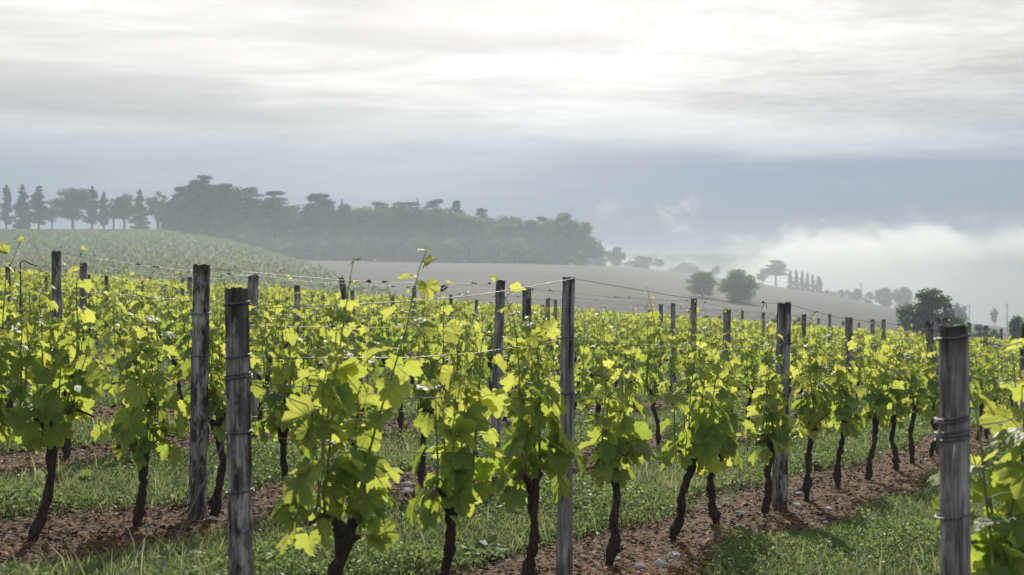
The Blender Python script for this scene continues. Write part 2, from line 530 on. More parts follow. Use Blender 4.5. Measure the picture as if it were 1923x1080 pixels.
def mat_ground():
    m, nt, out = new_mat('ground')
    pos = nt.add('ShaderNodeNewGeometry').outputs['Position']
    x, y, z = nt.sep(pos)[0:3]
    # distance across the rows
    D = nt.math('ADD', nt.math('MULTIPLY', x, float(NV[0])), nt.math('MULTIPLY', y, float(NV[1])))
    ph = nt.math('DIVIDE', nt.math('SUBTRACT', D, ROW0 - 0.08), ROWGAP)
    fr = nt.math('SUBTRACT', ph, nt.math('ROUND', ph))
    dist = nt.math('MULTIPLY', nt.math('ABSOLUTE', fr), ROWGAP)
    nedge = nt.noise(pos, 2.2, 4, 0.6)
    dist = nt.math('ADD', dist, nt.math('MULTIPLY', nt.math('SUBTRACT', nedge, 0.5), 0.55))
    green = nt.smooth(dist, 0.50, 0.64)
    n1 = nt.noise(pos, 9.0, 6, 0.65)
    n2 = nt.noise(pos, 38.0, 4, 0.65)
    n3 = nt.noise(pos, 2.6, 3, 0.6)
    soil = nt.ramp(n1, [(0.25, (0.020, 0.012, 0.009)), (0.45, (0.075, 0.038, 0.020)), (0.62, (0.15, 0.083, 0.045)), (0.8, (0.23, 0.15, 0.09))])
    soil = nt.mix(nt.math('MULTIPLY', nt.smooth(n3, 0.5, 0.68), nt.smooth(n2, 0.42, 0.62)), soil, (0.20, 0.095, 0.025))
    soil = nt.mix(nt.smooth(n2, 0.68, 0.74), soil, (0.28, 0.24, 0.20))
    turf = nt.mix(n2, (0.030, 0.050, 0.015), (0.065, 0.10, 0.03))
    near = nt.mix(green, soil, turf)
    # the slopes beyond: ploughed field, green hill with vine rows, pale grass along the edges
    lines = nt.math('SINE', nt.math('MULTIPLY', nt.math('ADD', nt.math('MULTIPLY', y, 1.0), nt.math('MULTIPLY', x, 0.32)), 1.15))
    nf = nt.noise(nt.vmath('MULTIPLY', pos, (0.05, 0.4, 0.2)), 1.0, 5, 0.65)
    nfi = nt.noise(pos, 1.1, 5, 0.7)
    plough = nt.mix(nf, (0.036, 0.035, 0.030), (0.066, 0.061, 0.054))
    plough = nt.mix(nt.math('MULTIPLY', nt.smooth(lines, -0.2, 1.0), 0.28), plough, (0.13, 0.12, 0.105))
    plough = nt.mix(nt.smooth(nfi, 0.35, 0.65, 0.3, 0.0), plough, (0.06, 0.048, 0.04))
    patch = nt.noise(nt.vmath('MULTIPLY', pos, (0.012, 0.03, 0.02)), 1.0, 3, 0.6)
    plough = nt.mix(nt.smooth(patch, 0.45, 0.6, 0.0, 0.45), plough, (0.095, 0.098, 0.062))
    hillc = nt.mix(nfi, (0.060, 0.078, 0.040), (0.10, 0.118, 0.066))
    ew = nt.math('MULTIPLY', nt.math('SUBTRACT', nt.noise(pos, 0.12, 3, 0.6), 0.5), 4.0)
    side = nt.math('SUBTRACT', nt.math('ADD', nt.math('MULTIPLY', y, E_A), E_B), nt.math('ADD', x, ew))
    slope = nt.mix(nt.smooth(side, -4.0, 5.0), plough, hillc)
    slope = nt.mix(nt.smooth(y, 520.0, 640.0), slope, (0.040, 0.062, 0.030))
    slope = nt.mix(nt.smooth(y, 850.0, 1250.0), slope, nt.mix(nt.noise(pos, 0.02, 4, 0.7), (0.025, 0.042, 0.022), (0.07, 0.10, 0.045)))
    far = nt.smooth(y, 62.0, 72.0)
    col = nt.mix(far, near, slope)
    hgt = nt.math('ADD', nt.math('MULTIPLY', n1, 1.0), nt.math('MULTIPLY', n2, 0.5))
    b = principled(nt, col, 0.9, 0.15, 0.0, bump(nt, hgt, 0.8, 0.05))
    nt.l.new(b.outputs[0], out.inputs[0])
    return m
M['ground'] = mat_ground()

# ------------------------------------------------------------------ ground sheet
def axis_pts(dense_lo, dense_hi, step, lo, hi, grow=1.06):
    c = list(np.arange(dense_lo, dense_hi + 1e-6, step))
    s, v = step, dense_hi
    while v < hi:
        s *= grow; v += s; c.append(min(v, hi))
    s, v, pre = step, dense_lo, []
    while v > lo:
        s *= grow; v -= s; pre.append(max(v, lo))
    return np.array(pre[::-1] + c)

gx = axis_pts(-9, 9, 0.22, -2600, 2600, 1.05)
gy = axis_pts(2, 22, 0.2, -120, 3000, 1.035)
GX, GY = np.meshgrid(gx, gy)
GZ = terrain(GX, GY)
gv = np.stack([GX, GY, GZ], -1).reshape(-1, 3)
nx, ny = len(gx), len(gy)
ii = (np.arange(ny - 1)[:, None] * nx + np.arange(nx - 1)[None, :]).ravel()
gf = np.stack([ii, ii + 1, ii + 1 + nx, ii + nx], -1)
g = link_mesh('ground', gv, gf, [M['ground']], smooth=True)
tag(g, 'brown mulch strips and green grass lanes running into far ploughed and planted slopes', kind='structure')
print('ground', nx, ny)

# ------------------------------------------------------------------ leaves
def leaf_template(hi=True):
    def lobe(a):
        r = .10
        for c, h_, w_ in ((0, 1.0, 25), (55, .92, 24), (108, .76, 26), (150, .52, 20)):
            r = max(r, h_ * max(0, 1 - ((a - c) / (w_ * 1.72)) ** 2) ** .62)
        return r
    tooth = [0, .05, -.04, .04, -.06, .03, -.03, .05, -.05, .04]
    half = [(0, 1.04)] + [(7.5 * i, lobe(7.5 * i) * (1 + tooth[i % 10] * (1 if i < 20 else 0))) for i in range(1, 23)] + [(180, .10)]
    if not hi:
        half = [(0, 1.0), (22, .66), (50, .90), (76, .62), (106, .72), (150, .46), (180, .10)]
    ang = [a for a, r in half] + [-a for a, r in half[-2:0:-1]]
    rr = [r for a, r in half] + [r for a, r in half[-2:0:-1]]
    ang, rr = np.radians(ang), np.array(rr)
    n = len(ang)
    P = [(0, 0)]; V = [1.0]
    veinv = {0: 1.0, 50: .95, 106: .9, 52: .9, 105: .9}
    deg = np.round(np.abs(np.degrees(ang))).astype(int)
    vv = np.array([veinv.get(int(q), 0.0) for q in deg])
    Fq = []
    if hi:
        P += [(math.sin(a) * r * .52, math.cos(a) * r * .52) for a, r in zip(ang, rr * .5 + .33)]
        V += list(vv)
        P += [(math.sin(a) * r, math.cos(a) * r) for a, r in zip(ang, rr)]
        V += list(vv * .9)
        for i in range(n):
            j = (i + 1) % n
            Fq.append((0, 1 + i, 1 + j, 1 + j))
            Fq.append((1 + i, 1 + n + i, 1 + n + j, 1 + j))
        tris = []
        for q in Fq:
            if q[2] == q[3]: tris.append(q[:3])
            else: tris += [(q[0], q[1], q[2]), (q[0], q[2], q[3])]
        return np.array(P), np.array(tris), np.array(V)
    P += [(math.sin(a) * r, math.cos(a) * r) for a, r in zip(ang, rr)]
    V += list(vv)
    return np.array(P), np.array([(0, 1 + i, 1 + (i + 1) % n) for i in range(n)]), np.array(V)

LT = {True: leaf_template(True), False: leaf_template(False)}

def norm(a):
    return a / np.maximum(np.linalg.norm(a, axis=-1, keepdims=True), 1e-9)

def leaves_mesh(base, tipd, nrm, size, tint, rng, hi=True):
    """base (n,3) petiole joint, tipd/nrm directions, size radius -> verts, faces, attrs"""
    P, T, V = LT[hi]
    n, k = len(base), len(P)
    tipd = norm(tipd)
    nrm = norm(nrm - tipd * np.sum(nrm * tipd, -1, keepdims=True))
    side = np.cross(tipd, nrm)
    x, y = P[:, 0][None], P[:, 1][None]
    fold = rng.uniform(-0.1, 0.7, (n, 1)); droop = rng.uniform(-0.1, 0.75, (n, 1)); tw = rng.uniform(-.3, .3, (n, 1))
    zz = np.abs(x) * fold - droop * (y * y * .6 + x * x * .4) + tw * x * y + rng.normal(0, .035, (n, k))
    sx = rng.uniform(.85, 1.15, (n, 1))
    vv = base[:, None] + size[:, None, None] * (side[:, None] * (x * sx)[..., None] + tipd[:, None] * (y + 0 * sx)[..., None] + nrm[:, None] * zz[..., None])
    ff = (T[None] + (np.arange(n) * k)[:, None, None]).reshape(-1, 3)
    return vv.reshape(-1, 3), ff, np.repeat(tint, k), np.tile(V, n)

def ico(mb_v, mb_f, c, r):
    t = [(0, 0, 1)] + [(math.cos(a) * .87, math.sin(a) * .87, .5) for a in np.arange(5) * 1.2566] + [(math.cos(a) * .87, math.sin(a) * .87, -.5) for a in np.arange(5) * 1.2566 + .628] + [(0, 0, -1)]
    n = len(mb_v)
    mb_v += [(c[0] + r * q[0], c[1] + r * q[1], c[2] + r * q[2]) for q in t]
    for i in range(5):
        j = (i + 1) % 5
        mb_f += [(n, n + 1 + i, n + 1 + j), (n + 1 + i, n + 6 + i, n + 1 + j), (n + 1 + j, n + 6 + i, n + 6 + j), (n + 11, n + 6 + j, n + 6 + i)]

# ------------------------------------------------------------------ vine variants (head of the trunk at the origin, row along x)
def vine_parts(seed, hi=True, nshoot=8, tall=1.0, spread=0.38, leafy=1.0, thin=0.17, giant=0):
    rng = np.random.default_rng(seed)
    rr = random.Random(seed)
    cb = MB()
    # short fruiting canes bent along the wire
    arms = []
    for sgn in (-1, 1):
        L = spread * rr.uniform(.75, 1.1)
        pts = [Vector((0, 0, -0.02)), Vector((sgn * L * .25, rr.uniform(-.02, .02), .055)), Vector((sgn * L * .6, rr.uniform(-.03, .03), .085)), Vector((sgn * L, rr.uniform(-.03, .03), rr.uniform(.03, .07)))]
        cb.tube(pts, [.016, .012, .009, .006], 6, rr, .15, mat=1)
        arms.append(pts)
    B, T, N, S, TI = [], [], [], [], []
    for i in range(nshoot):
        arm = arms[i % 2]
        q = rr.random()
        k = min(int(q * 3), 2); f = q * 3 - k
        p = arm[k].lerp(arm[k + 1], f)
        Ls = rr.uniform(.42, .84) * tall
        if rr.random() < .16: Ls *= 1.22
        if i == 0 and giant: Ls = giant; p = arms[0][0].lerp(arms[0][1], .7)
        lean = Vector((rr.uniform(-.17, .17), rr.uniform(-.16, .16), 1)).normalized()
        ns = 9
        pts = [p.copy()]
        v = lean.copy()
        for j in range(ns):
            v = (v + Vector((rr.uniform(-.12, .12), rr.uniform(-.09, .09), .06))).normalized()
            if j > ns - 3: v = (v + Vector((rr.uniform(-.25, .25), rr.uniform(-.25, .25), -.08))).normalized()
            pts.append(pts[-1] + v * (Ls / ns))
        for q_ in pts: q_.y = max(-thin * 1.2, min(thin * 1.2, q_.y))
        cb.tube(pts, [.0058 - .0044 * j / ns for j in range(ns + 1)], 5, mat=0)
        nl = int(Ls / .058 * leafy)
        phi = rr.uniform(0, 6.28)
        for j in range(nl):
            u = (j + .5) / nl
            kk = min(int(u * ns), ns - 1); fq = u * ns - kk
            c = pts[kk].lerp(pts[kk + 1], fq)
            phi += math.pi + rr.uniform(-.9, .9)
            o = Vector((math.cos(phi), math.sin(phi) * .95, 0))
            sz = (.080 * (1 - u) ** .5 + .014) * rr.uniform(.60, 1.25) * (1.14 if hi else 1)
            if u < .12: sz *= .8
            pet = sz * rr.uniform(.5, 1.15)
            b = c + o * pet + Vector((0, 0, rr.uniform(-.01, .035)))
            dn = rr.uniform(.15, 1.25) if u < .85 else rr.uniform(-.5, .5)
            td = o * .75 + Vector((rr.uniform(-.5, .5), rr.uniform(-.5, .5), -dn))
            nn = o * rr.uniform(.3, 1.1) + Vector((rr.uniform(-.55, .55), rr.uniform(-.55, .55), .75))
            B.append(b); T.append(td); N.append(nn); S.append(sz)
            TI.append(min(1, max(0, (.22 if hi else .10) + .62 * u ** 1.4 + rr.uniform(-.22, .22))))
            if hi:
                cb.tube([c, c.lerp(b, .55) + Vector((0, 0, .008)), b], [.0018, .0016, .0014], 4, cap=False, mat=0)
    # hanging leaves round the head and canes
    for i in range(int(20 * leafy)):
        arm = arms[i % 2]
        c = arm[1].lerp(arm[3], rr.random())
        a = rr.uniform(0, 6.28)
        o = Vector((math.cos(a), math.sin(a), 0))
        sz = rr.uniform(.045, .088)
        B.append(c + o * rr.uniform(.03, .14) + Vector((0, 0, rr.uniform(-.10, .10))))
        T.append(o * .5 + Vector((rr.uniform(-.4, .4), rr.uniform(-.4, .4), -rr.uniform(.5, 1.6))))
        N.append(o + Vector((0, 0, rr.uniform(.1, .8))))
        S.append(sz); TI.append(min(1, max(0, rr.uniform(.05, .65))))
    a3 = lambda q: np.array([tuple(w) for w in q])
    v, f, t, ve = leaves_mesh(a3(B), a3(T), a3(N), np.array(S), np.array(TI), rng, hi)
    fo = link_mesh('foliage', v, f, [M['vine_leaf']], smooth=False, attrs={'tint': t, 'vein': ve})
    ca = cb.build('canes', [M['shoot'], M['cane']])
    dm = None
    if hi:                      # dew beads on the leaf edges
        dv, df = [], []
        for q in rng.integers(0, len(v), 90):
            ico(dv, df, tuple(v[q] + np.array((0, 0, -.003))), rng.uniform(.0018, .0036))
        do = link_mesh('water_drops', dv, df, [M['drop']], smooth=True)
        dm = do.data
        bpy.data.objects.remove(do)
    fm, cm = fo.data, ca.data
    bpy.data.objects.remove(fo); bpy.data.objects.remove(ca)
    return fm, cm, dm

NEARV = [vine_parts(100 + i, True, 7, 1.0, .25, .80) for i in range(8)]
NEARV.append(vine_parts(131, True, 8, 1.0, .27, .85, giant=1.16))
MIDV = [vine_parts(200 + i, False, 7, 1.0, .29, .76) for i in range(7)]

def trunk_mesh(off, seed, sides=11, r=.025):
    """gnarled trunk from the soil to the head at `off`"""
    rr = random.Random(seed)
    mb = MB()
    off = Vector(off)
    n = 15
    pts, rs = [], []
    bend = Vector((rr.uniform(-.045, .045), rr.uniform(-.045, .045), 0))
    kink = Vector((rr.uniform(-.035, .035), rr.uniform(-.035, .035), 0)); ku = rr.uniform(.3, .75); kph = rr.uniform(0, 6)
    k1, k2 = rr.uniform(.08, .2), rr.uniform(.0, .35)
    for i in range(n + 1):
        u = i / n
        p = off * u + bend * math.sin(u * math.pi) * (1 if k2 > .15 else -.6)
        p += Vector((rr.uniform(-.004, .004), rr.uniform(-.004, .004), 0)) * (0 < i < n)
        p += kink * math.exp(-((u - ku) / .16) ** 2)
        pts.append(p)
        q = r * (1.0 - .12 * u)
        q *= 1 + .50 * math.exp(-((u - .16 - k1 * .3) / .07) ** 2) * rr.uniform(.3, 1.1) + .55 * math.exp(-((u - 1) / .10) ** 2)
        q *= 1 + .22 * math.sin(i * 2.1 + kph) * math.sin(i * .9)
        q *= .72 if i == 0 else 1
        rs.append(q)
    pts[0].z = -.04
    mb.tube(pts, rs, sides, rr, .24)
    top = pts[-1]
    for sgn in (-1, 1):        # stubs of old arms
        mb.tube([top - Vector((0, 0, .02)), top + Vector((sgn * .04 * math.sin(TH), sgn * .04 * math.cos(TH), .03)), top + Vector((sgn * .09 * math.sin(TH), sgn * .09 * math.cos(TH), .06))], [r * .9, r * .75, r * .45], 8, rr, .15)
    if rr.random() < .4:
        a = rr.uniform(0, 6.28)
        b = pts[3]
        mb.tube([b, b + Vector((math.cos(a) * .05, math.sin(a) * .05, -.02))], [.02, .013], 7, rr, .2)
    o = mb.build('trunk', [M['bark']])
    me = o.data
    bpy.data.objects.remove(o)
    return me

MIDT = []
for i in range(9):
    hz = R.uniform(.48, .58)
    off = (R.uniform(-.09, .09), R.uniform(-.09, .09), hz)
    MIDT.append((off, trunk_mesh(off, 300 + i, 8, .024)))

ROTZ = math.pi / 2 - TH            # turns local x onto the row direction

def make_vine(x, y, off, tmesh, parts, label, group, rot, sc=(1, 1, 1)):
    z = gz(x, y)
    e = empty('grapevine', (x, y, z))
    tag(e, label, 'grapevine', group)
    put('trunk', tmesh, e)
    fo = put('foliage', parts[0], e, off, (0, 0, rot), sc)
    put('canes', parts[1], e, off, (0, 0, rot), sc)
    if parts[2] and 'nearest the camera' in (group or ''):
        put('water_drops', parts[2], e, off, (0, 0, rot), sc)['kind'] = 'stuff'
    return e

# vines measured in the photograph: row, base column, head column, head row in pixels, label
HERO = [
    (0, 588, 652, 1000, 'vine with a thick slanting forked stump just right of the wire-bound end post', 8),
    (0, 826, 850, 948, 'vine with a bent black trunk and pruning scar, second from the stout end post', 0),
    (0, 984, 1000, 915, 'vine with a curved trunk immediately left of the tall split grey post', 2),
    (0, 1142, 1152, 882, 'vine with a straight dark trunk immediately right of the tall split grey post', 3),
    (0, 1262, 1297, 868, 'vine with a trunk leaning hard to the right, second after the split grey post', 4),
    (0, 1347, 1353, 853, 'vine with a slim trunk and small foot burl, third after the split grey post', 5),
    (0, 1434, 1452, 845, 'vine with a kinked stubby trunk leaning against the thin front-row post', 6),
    (0, 1513, 1526, 803, 'vine with a lumpy trunk just beyond the thin front-row post', 7),
    (0, 1573, 1586, 800, 'vine with a trunk slanting right, second beyond the thin front-row post', 0),
    (0, 1628, 1643, 785, 'vine with a trunk curved like a bow, third beyond the thin front-row post', 1),
    (0, 1683, 1679, 788, 'vine with a thin upright trunk and bulbous foot, fourth beyond the thin post', 2),
    (0, 1713, 1717, 768, 'vine with a straight trunk standing free just before the big blurred post', 3),
    (0, 1748, 1751, 770, 'vine half hidden against the left edge of the big blurred post', 4),
    (1, 58, 92, 805, 'vine with a tall bent trunk hooking over to the right in the left corner', 5),
    (1, 258, 272, 850, 'vine with a slender trunk and knotted foot beside the dark cracked post', 6),
    (1, 400, 405, 800, 'vine mostly hidden behind the wire-bound end post', 7),
    (1, -40, -30, 820, 'vine cut by the left border whose leaves fill the left edge', 2),
]
def visible(x, y, m=70):
    if y < 2.5: return False
    px = CX + F * x / y
    return -m * (1 + 8 / y) < px < 1923 + m * (1 + 8 / y)

vine_spots = []           # (row, s) already taken
def hero_vine(k, bx, hx, hy, label, var):
    s = s_at(k, bx)
    x, y = row_point(k, s)
    z = gz(x, y)
    zt = CAM_Z - (hy - CY) / F * y
    off = Vector(((hx - bx) / F * y, R.uniform(-.03, .03), zt - z))
    tm = trunk_mesh(off, 500 + int(bx), 12, .030 if bx == 588 else .0245)
    make_vine(x, y, off, tm, NEARV[var], label, 'vines of the rows nearest the camera', ROTZ + R.choice((0, math.pi)) + R.uniform(-.15, .15), (1, 1, R.uniform(.95, 1.08)))
    vine_spots.append((k, s))
for k, bx, hx, hy, lab, var in HERO: hero_vine(k, bx, hx, hy, lab, var)

# row A, the nearest: first vines right of the big blurred post
for i, (px, lab) in enumerate(((1893, 'blurred sunlit vine filling the bottom right corner beside the thick post'),
                               (1975, 'second blurred vine at the very right border of the frame'),
                               (2040, 'third blurred vine at the right border, farther along the nearest row'))):
    s = s_at(-1, px)
    x, y = row_point(-1, s)
    off = Vector((.02, 0, .50))
    make_vine(x, y, off, trunk_mesh(off, 700 + i, 12), NEARV[(i * 3 + 1) % 8], lab, 'vines of the rows nearest the camera', ROTZ + .1 * i, (1.1, 1.2, 1.06))
    vine_spots.append((-1, s))

ORD = ['nearest', 'front', 'second', 'third', 'fourth', 'fifth', 'sixth', 'seventh', 'eighth', 'ninth', 'tenth', 'eleventh', 'twelfth', 'thirteenth']
SP = 0.80
cand = []
for k in range(0, 24):
    ext = [s for kk, s in vine_spots if kk == k]
    s = s_at(k, -60) if k else 0
    if k == 0:
        s = max(ext) + SP
    elif k == 1:
        s = s_at(1, 400) + SP
    else:
        s += R.uniform(0, SP)
    while True:
        x, y = row_point(k, s)
        if y > VY_END: break
        if visible(x, y): cand.append((y, k, s))
        s += SP * R.uniform(.93, 1.07)
cand.sort()
NIND = 262
print('vines', len(cand), 'individual to y =', cand[min(NIND, len(cand) - 1)][0])
for (y0, k, s) in cand[:NIND]:
    x, y = row_point(k, s)
    off, tm = R.choice(MIDT)
    if k == 0:
        px = CX + F * x / y
        lab = 'leafy vine with dark trunk continuing the front row beyond the thick blurred post'
    else:
        lab = 'leafy yellow-green vine standing in the %s row back, behind the front row' % (ORD[k + 1] if k < 12 else 'rearmost')
    parts = R.choice(NEARV[:8] if y < 12 else MIDV)
    make_vine(x, y, off, tm, parts, lab, 'vines of the rows behind', ROTZ + R.choice((0, math.pi)) + R.uniform(-.2, .2), (1, R.uniform(.9, 1.15), R.uniform(.82, 1.12)))

# the rest, far down the plot, as one mass of leaves
def far_vines():
    rng = np.random.default_rng(5)
    B, S, TI = [], [], []
    for (y0, k, s) in cand[NIND:]:
        x, y = row_point(k, s)
        z = gz(x, y)
        n = 62
        a = rng.normal(0, 1, (n, 3)) * np.array((.30, .14, .0))
        zz = rng.uniform(.5, 1.38, n) ** 1.0
        p = np.stack([x + DV[0] * a[:, 0] + NV[0] * a[:, 1], y + DV[1] * a[:, 0] + NV[1] * a[:, 1], z + zz], -1)
        B.append(p); S.append(rng.uniform(.05, .11, n)); TI.append(np.clip((zz - .5) * .65 + rng.uniform(-.25, .25, n), 0, 1))
    B = np.concatenate(B); S = np.concatenate(S); TI = np.concatenate(TI)
    n = len(B)
    td = rng.normal(0, 1, (n, 3)); td[:, 2] -= .8
    nn = rng.normal(0, .6, (n, 3)); nn[:, 2] += .7
    v, f, t, ve = leaves_mesh(B, td, nn, S, TI, rng, False)
    o = link_mesh('far_vines', v, f, [M['vine_leaf']], attrs={'tint': t, 'vein': ve})
    tag(o, 'mass of far vine foliage at the back of the plot', 'vines', kind='stuff')
if len(cand) > NIND: far_vines()

# ------------------------------------------------------------------ posts
def post_mesh(name, h, w, seed, lean=(0, 0), split=False, taper=.96, flat=1.0, ragged=.012, dark=.4, rings=34, sides=18, rotten=.12):
    """weathered split-wood post, base at the origin, h high above soil, w = diameter"""
    rr = random.Random(seed)
    v, f, da, ro = [], [], [], []
    prof = []
    for j in range(sides):
        a = 2 * math.pi * j / sides
        c, s = math.cos(a), math.sin(a)
        q = (abs(c) ** 3.2 + abs(s / flat) ** 3.2) ** (-1 / 3.2)
        prof.append((a, q * rr.uniform(.93, 1.06)))
    bow, bow2 = rr.uniform(-.005, .005), rr.uniform(2.5, 4.0)
    knots = [(rr.uniform(0, 6.28), rr.uniform(.2, .95), rr.uniform(.04, .12)) for _ in range(6)]
    tops = [rr.uniform(-ragged, ragged) for _ in range(sides)]
    dk = [rr.uniform(0, 1) ** 1.2 for _ in range(sides)]
    for i in range(rings + 1):
        u = i / rings
        zb = -.12 + (h + .12) * u
        wob = rr.uniform(-.002, .002) + bow * math.sin(u * bow2) * min(1.5, h)
        for j, (a, q) in enumerate(prof):
            r = w * .5 * q * (1 - (1 - taper) * u) * rr.uniform(.975, 1.02)
            for ka, ku, kr in knots:
                r *= 1 + kr * math.exp(-((math.atan2(math.sin(a - ka), math.cos(a - ka))) / .35) ** 2 - ((u - ku) / .025) ** 2)
            z = zb + (tops[j] if i == rings else 0)
            cleft_shade = 0
            if split:          # a long cleft down one side of the top
                g = math.exp(-((a - 5.15) / .30) ** 2) * max(0, (u - .55) / .45)
                r *= 1 - .85 * g
                cleft_shade = min(1, g * 1.6)  # shade inside the cleft, put into the colour through both masks
            v.append((math.cos(a) * r + lean[0] * max(zb, 0) / h + wob, math.sin(a) * r + lean[1] * max(zb, 0) / h, z))
            da.append(min(1, dark * (.3 + dk[j]) + cleft_shade))
            top_d = (h - zb) / rotten if rotten > 0 else 9
            ro.append(min(1, max(0, 1 - top_d * rr.uniform(.8, 1.2)) + cleft_shade + (.5 if zb < .08 else 0)))
    for i in range(rings):
        for j in range(sides):
            a = i * sides + j; b = i * sides + (j + 1) % sides
            f.append((a, b, b + sides, a + sides))
    c = len(v)
    e = rings * sides
    v.append((lean[0], lean[1], h - ragged)); da.append(.6); ro.append(.8)
    for j in range(sides): f.append((e + j, e + (j + 1) % sides, c))
    o = link_mesh(name, v, f, [M['wood']], smooth=False, attrs={'dark': da, 'rot': ro})
    return o

def tie_ring(parent, z, w, lean, h, turns=1, flat=1.0, seed=0, r=.0035):
    rr = random.Random(seed)
    mb = MB()
    pts = []
    n = 18
    for i in range(n * turns + 1):
        a = 2 * math.pi * i / n
        c, s = math.cos(a), math.sin(a)
        q = (abs(c) ** 3 + abs(s / flat) ** 3) ** (-1 / 3) * (w * .5 * 1.05 + r)
        pts.append((c * q + lean[0] * z / h, s * q + lean[1] * z / h, z + .010 * (i / n) + rr.uniform(-.002, .002) + .004 * c))
    mb.tube(pts, r, 6)
    return mb.build('wire_tie', [M['tie']], parent)

def post_at(k, px, ytop, wpx, label, group, seed, lean_px=0, ybase=None, ties=(), own=True, **kw):
    s = s_at(k, px - lean_px)
    x, y = row_point(k, s)
    z = gz(x, y)
    h = CAM_Z - (ytop - CY) / F * y - z
    w = wpx / F * y
    lean = (lean_px / F * y, 0.0)
    o = post_mesh('wooden_post', h, w, seed, lean, **kw)
    o.location = (x, y, z)
    o.rotation_euler = (0, 0, kw.get('rz', 0) if False else 0)
    tag(o, label, 'post', group)
    for i, (ty, turns) in enumerate(ties):
        zt = CAM_Z - (ty - CY) / F * y - z
        tie_ring(o, zt, w, lean, h, turns, kw.get('flat', 1.0), seed + i, .0032)
    POSTS.setdefault(k, []).append((s, h, w, lean))
    return o

POSTS = {}
GP = 'weathered wooden vineyard posts'
post_at(-1, 1787, 612, 53, 'thick blurred grey post bound with several dark wires beside the nearest vine', GP, 1, -4, ties=((638, 1), (795, 2), (828, 3), (973, 1)), dark=.45, flat=.9, ragged=.004, rotten=.09)
post_at(-1, 1934, 614, 34, 'dark post cut off by the right border of the frame', GP, 2, 4, dark=.9)
post_at(0, 445, 545, 44, 'stout dark end post with pale right edge and frayed top, bound with wire', GP, 3, -12, ties=((574, 1), (673, 1), (712, 2), (815, 1), (925, 1)), dark=1.15, ragged=.012, flat=.95, rotten=.16)
post_at(0, 1068, 521, 31, 'tall grey post with a long split down its right side and dried tendrils on top', GP, 4, 9, ties=((635, 1), (743, 2)), split=True, sides=28, dark=.02, flat=.9, ragged=.006, rotten=.05, taper=.72)
post_at(0, 1473, 568, 27, 'slim dark front-row post with a pale right edge among leaning trunks', GP, 5, 8, ties=((646, 1), (728, 1)), dark=.9, taper=.92)
post_at(0, 1744, 605, 17, 'dark cracked post with rough top leaning out from behind the big blurred post', GP, 6, -22, dark=.9, ragged=.02)
post_at(1, 379, 497, 35, 'dark cracked post standing left of the stout end post, bark stripped off', GP, 7, 9, ties=((592, 1), (670, 1)), dark=1.0, ragged=.006, taper=.9, rotten=.05)
post_at(1, 940, 528, 18, 'pale leaning post left of the tall split post, its foot showing under the leaves', GP, 8, 12, dark=.3)
post_at(1, 1303, 561, 12, 'thin upright post with dried tendrils on its flat top, right of the split post', GP, 9, 5, dark=.35)
post_at(1, 1594, 596, 14, 'square-topped dark post rising from the leaves left of the round tree', GP, 10, 1, dark=.8)
post_at(1, 1768, 597, 26, 'wide flat-topped post peeping out above the big blurred post', GP, 11, 0, dark=.3, flat=.9)
SMALL = [  # px, top, width, row, lean, label
    (107, 472, 18, 3, 0, 'tall dark post with flat top standing alone at the left among the vine tips'),
    (157, 495, 14, 4, 3, 'grey post with slanted top, second tall one from the left border'),
    (16, 498, 10, 4, 4, 'dark leaning post at the far left border'),
    (476, 517, 20, 2, 3, 'smooth grey post immediately right of the stout end post'),
    (989, 540, 18, 2, -1, 'broad pale post with splintered top left of the tall split post'),
    (641, 522, 12, 2, -50, 'dark post leaning sharply to the left above the tall shoot'),
    (778, 538, 8, 5, 0, 'thin dark post in the gap between two vine shoots near centre'),
    (558, 535, 12, 5, 0, 'short grey post top right of the smooth grey post'),
    (1029, 560, 9, 4, 2, 'narrow post just left of the split post, the left of a close pair'),
    (1043, 563, 7, 5, 0, 'narrow dark post just left of the split post, the right of a close pair'),
    (1365, 581, 15, 2, 0, 'broad dark post top with tendrils between the two hazy field trees'),
    (1264, 570, 9, 3, 2, 'leaning grey post with a tangle of tendrils at its right'),
    (1241, 572, 8, 4, 0, 'thin grey post just left of the leaning one with the tangle'),
    (1394, 582, 6, 4, 0, 'thin pale metal-grey post below the two hazy field trees'),
    (1510, 590, 9, 2, 4, 'grey post leaning right just behind the slim dark front-row post'),
    (1558, 590, 6, 3, 0, 'small dark post with yellowish edge left of the square-topped one'),
    (1638, 600, 8, 3, 0, 'small dark post left of the big round tree'),
    (1659, 601, 8, 2, 0, 'small dark post with a dry tendril on top at the foot of the round tree'),
    (1820, 606, 7, 2, 0, 'short dark post right of the big blurred post'),
    (1851, 612, 9, 1, 3, 'crooked dark post with dried growth between the blurred post and right border'),
    (1880, 617, 5, 3, 0, 'very small post top near the right border'),
    (200, 519, 7, 6, 0, 'small grey post top near the left, behind the slanted one'),
    (343, 522, 6, 7, 0, 'small dark post left of the dark cracked post, first of a pair'),
    (356, 521, 9, 6, 0, 'small pale post left of the dark cracked post, second of a pair'),
    (330, 537, 7, 8, 3, 'tiny leaning post top left of the dark cracked post'),
]
G2 = 'posts farther back in the plot'
for i, (px, yt, w, k, ln, lab) in enumerate(SMALL):
    post_at(k, px, yt, w, lab, G2, 30 + i, ln, dark=R.uniform(.3, 1.0), flat=R.uniform(.75, 1), ragged=.015, rings=14, sides=10, rotten=.1)
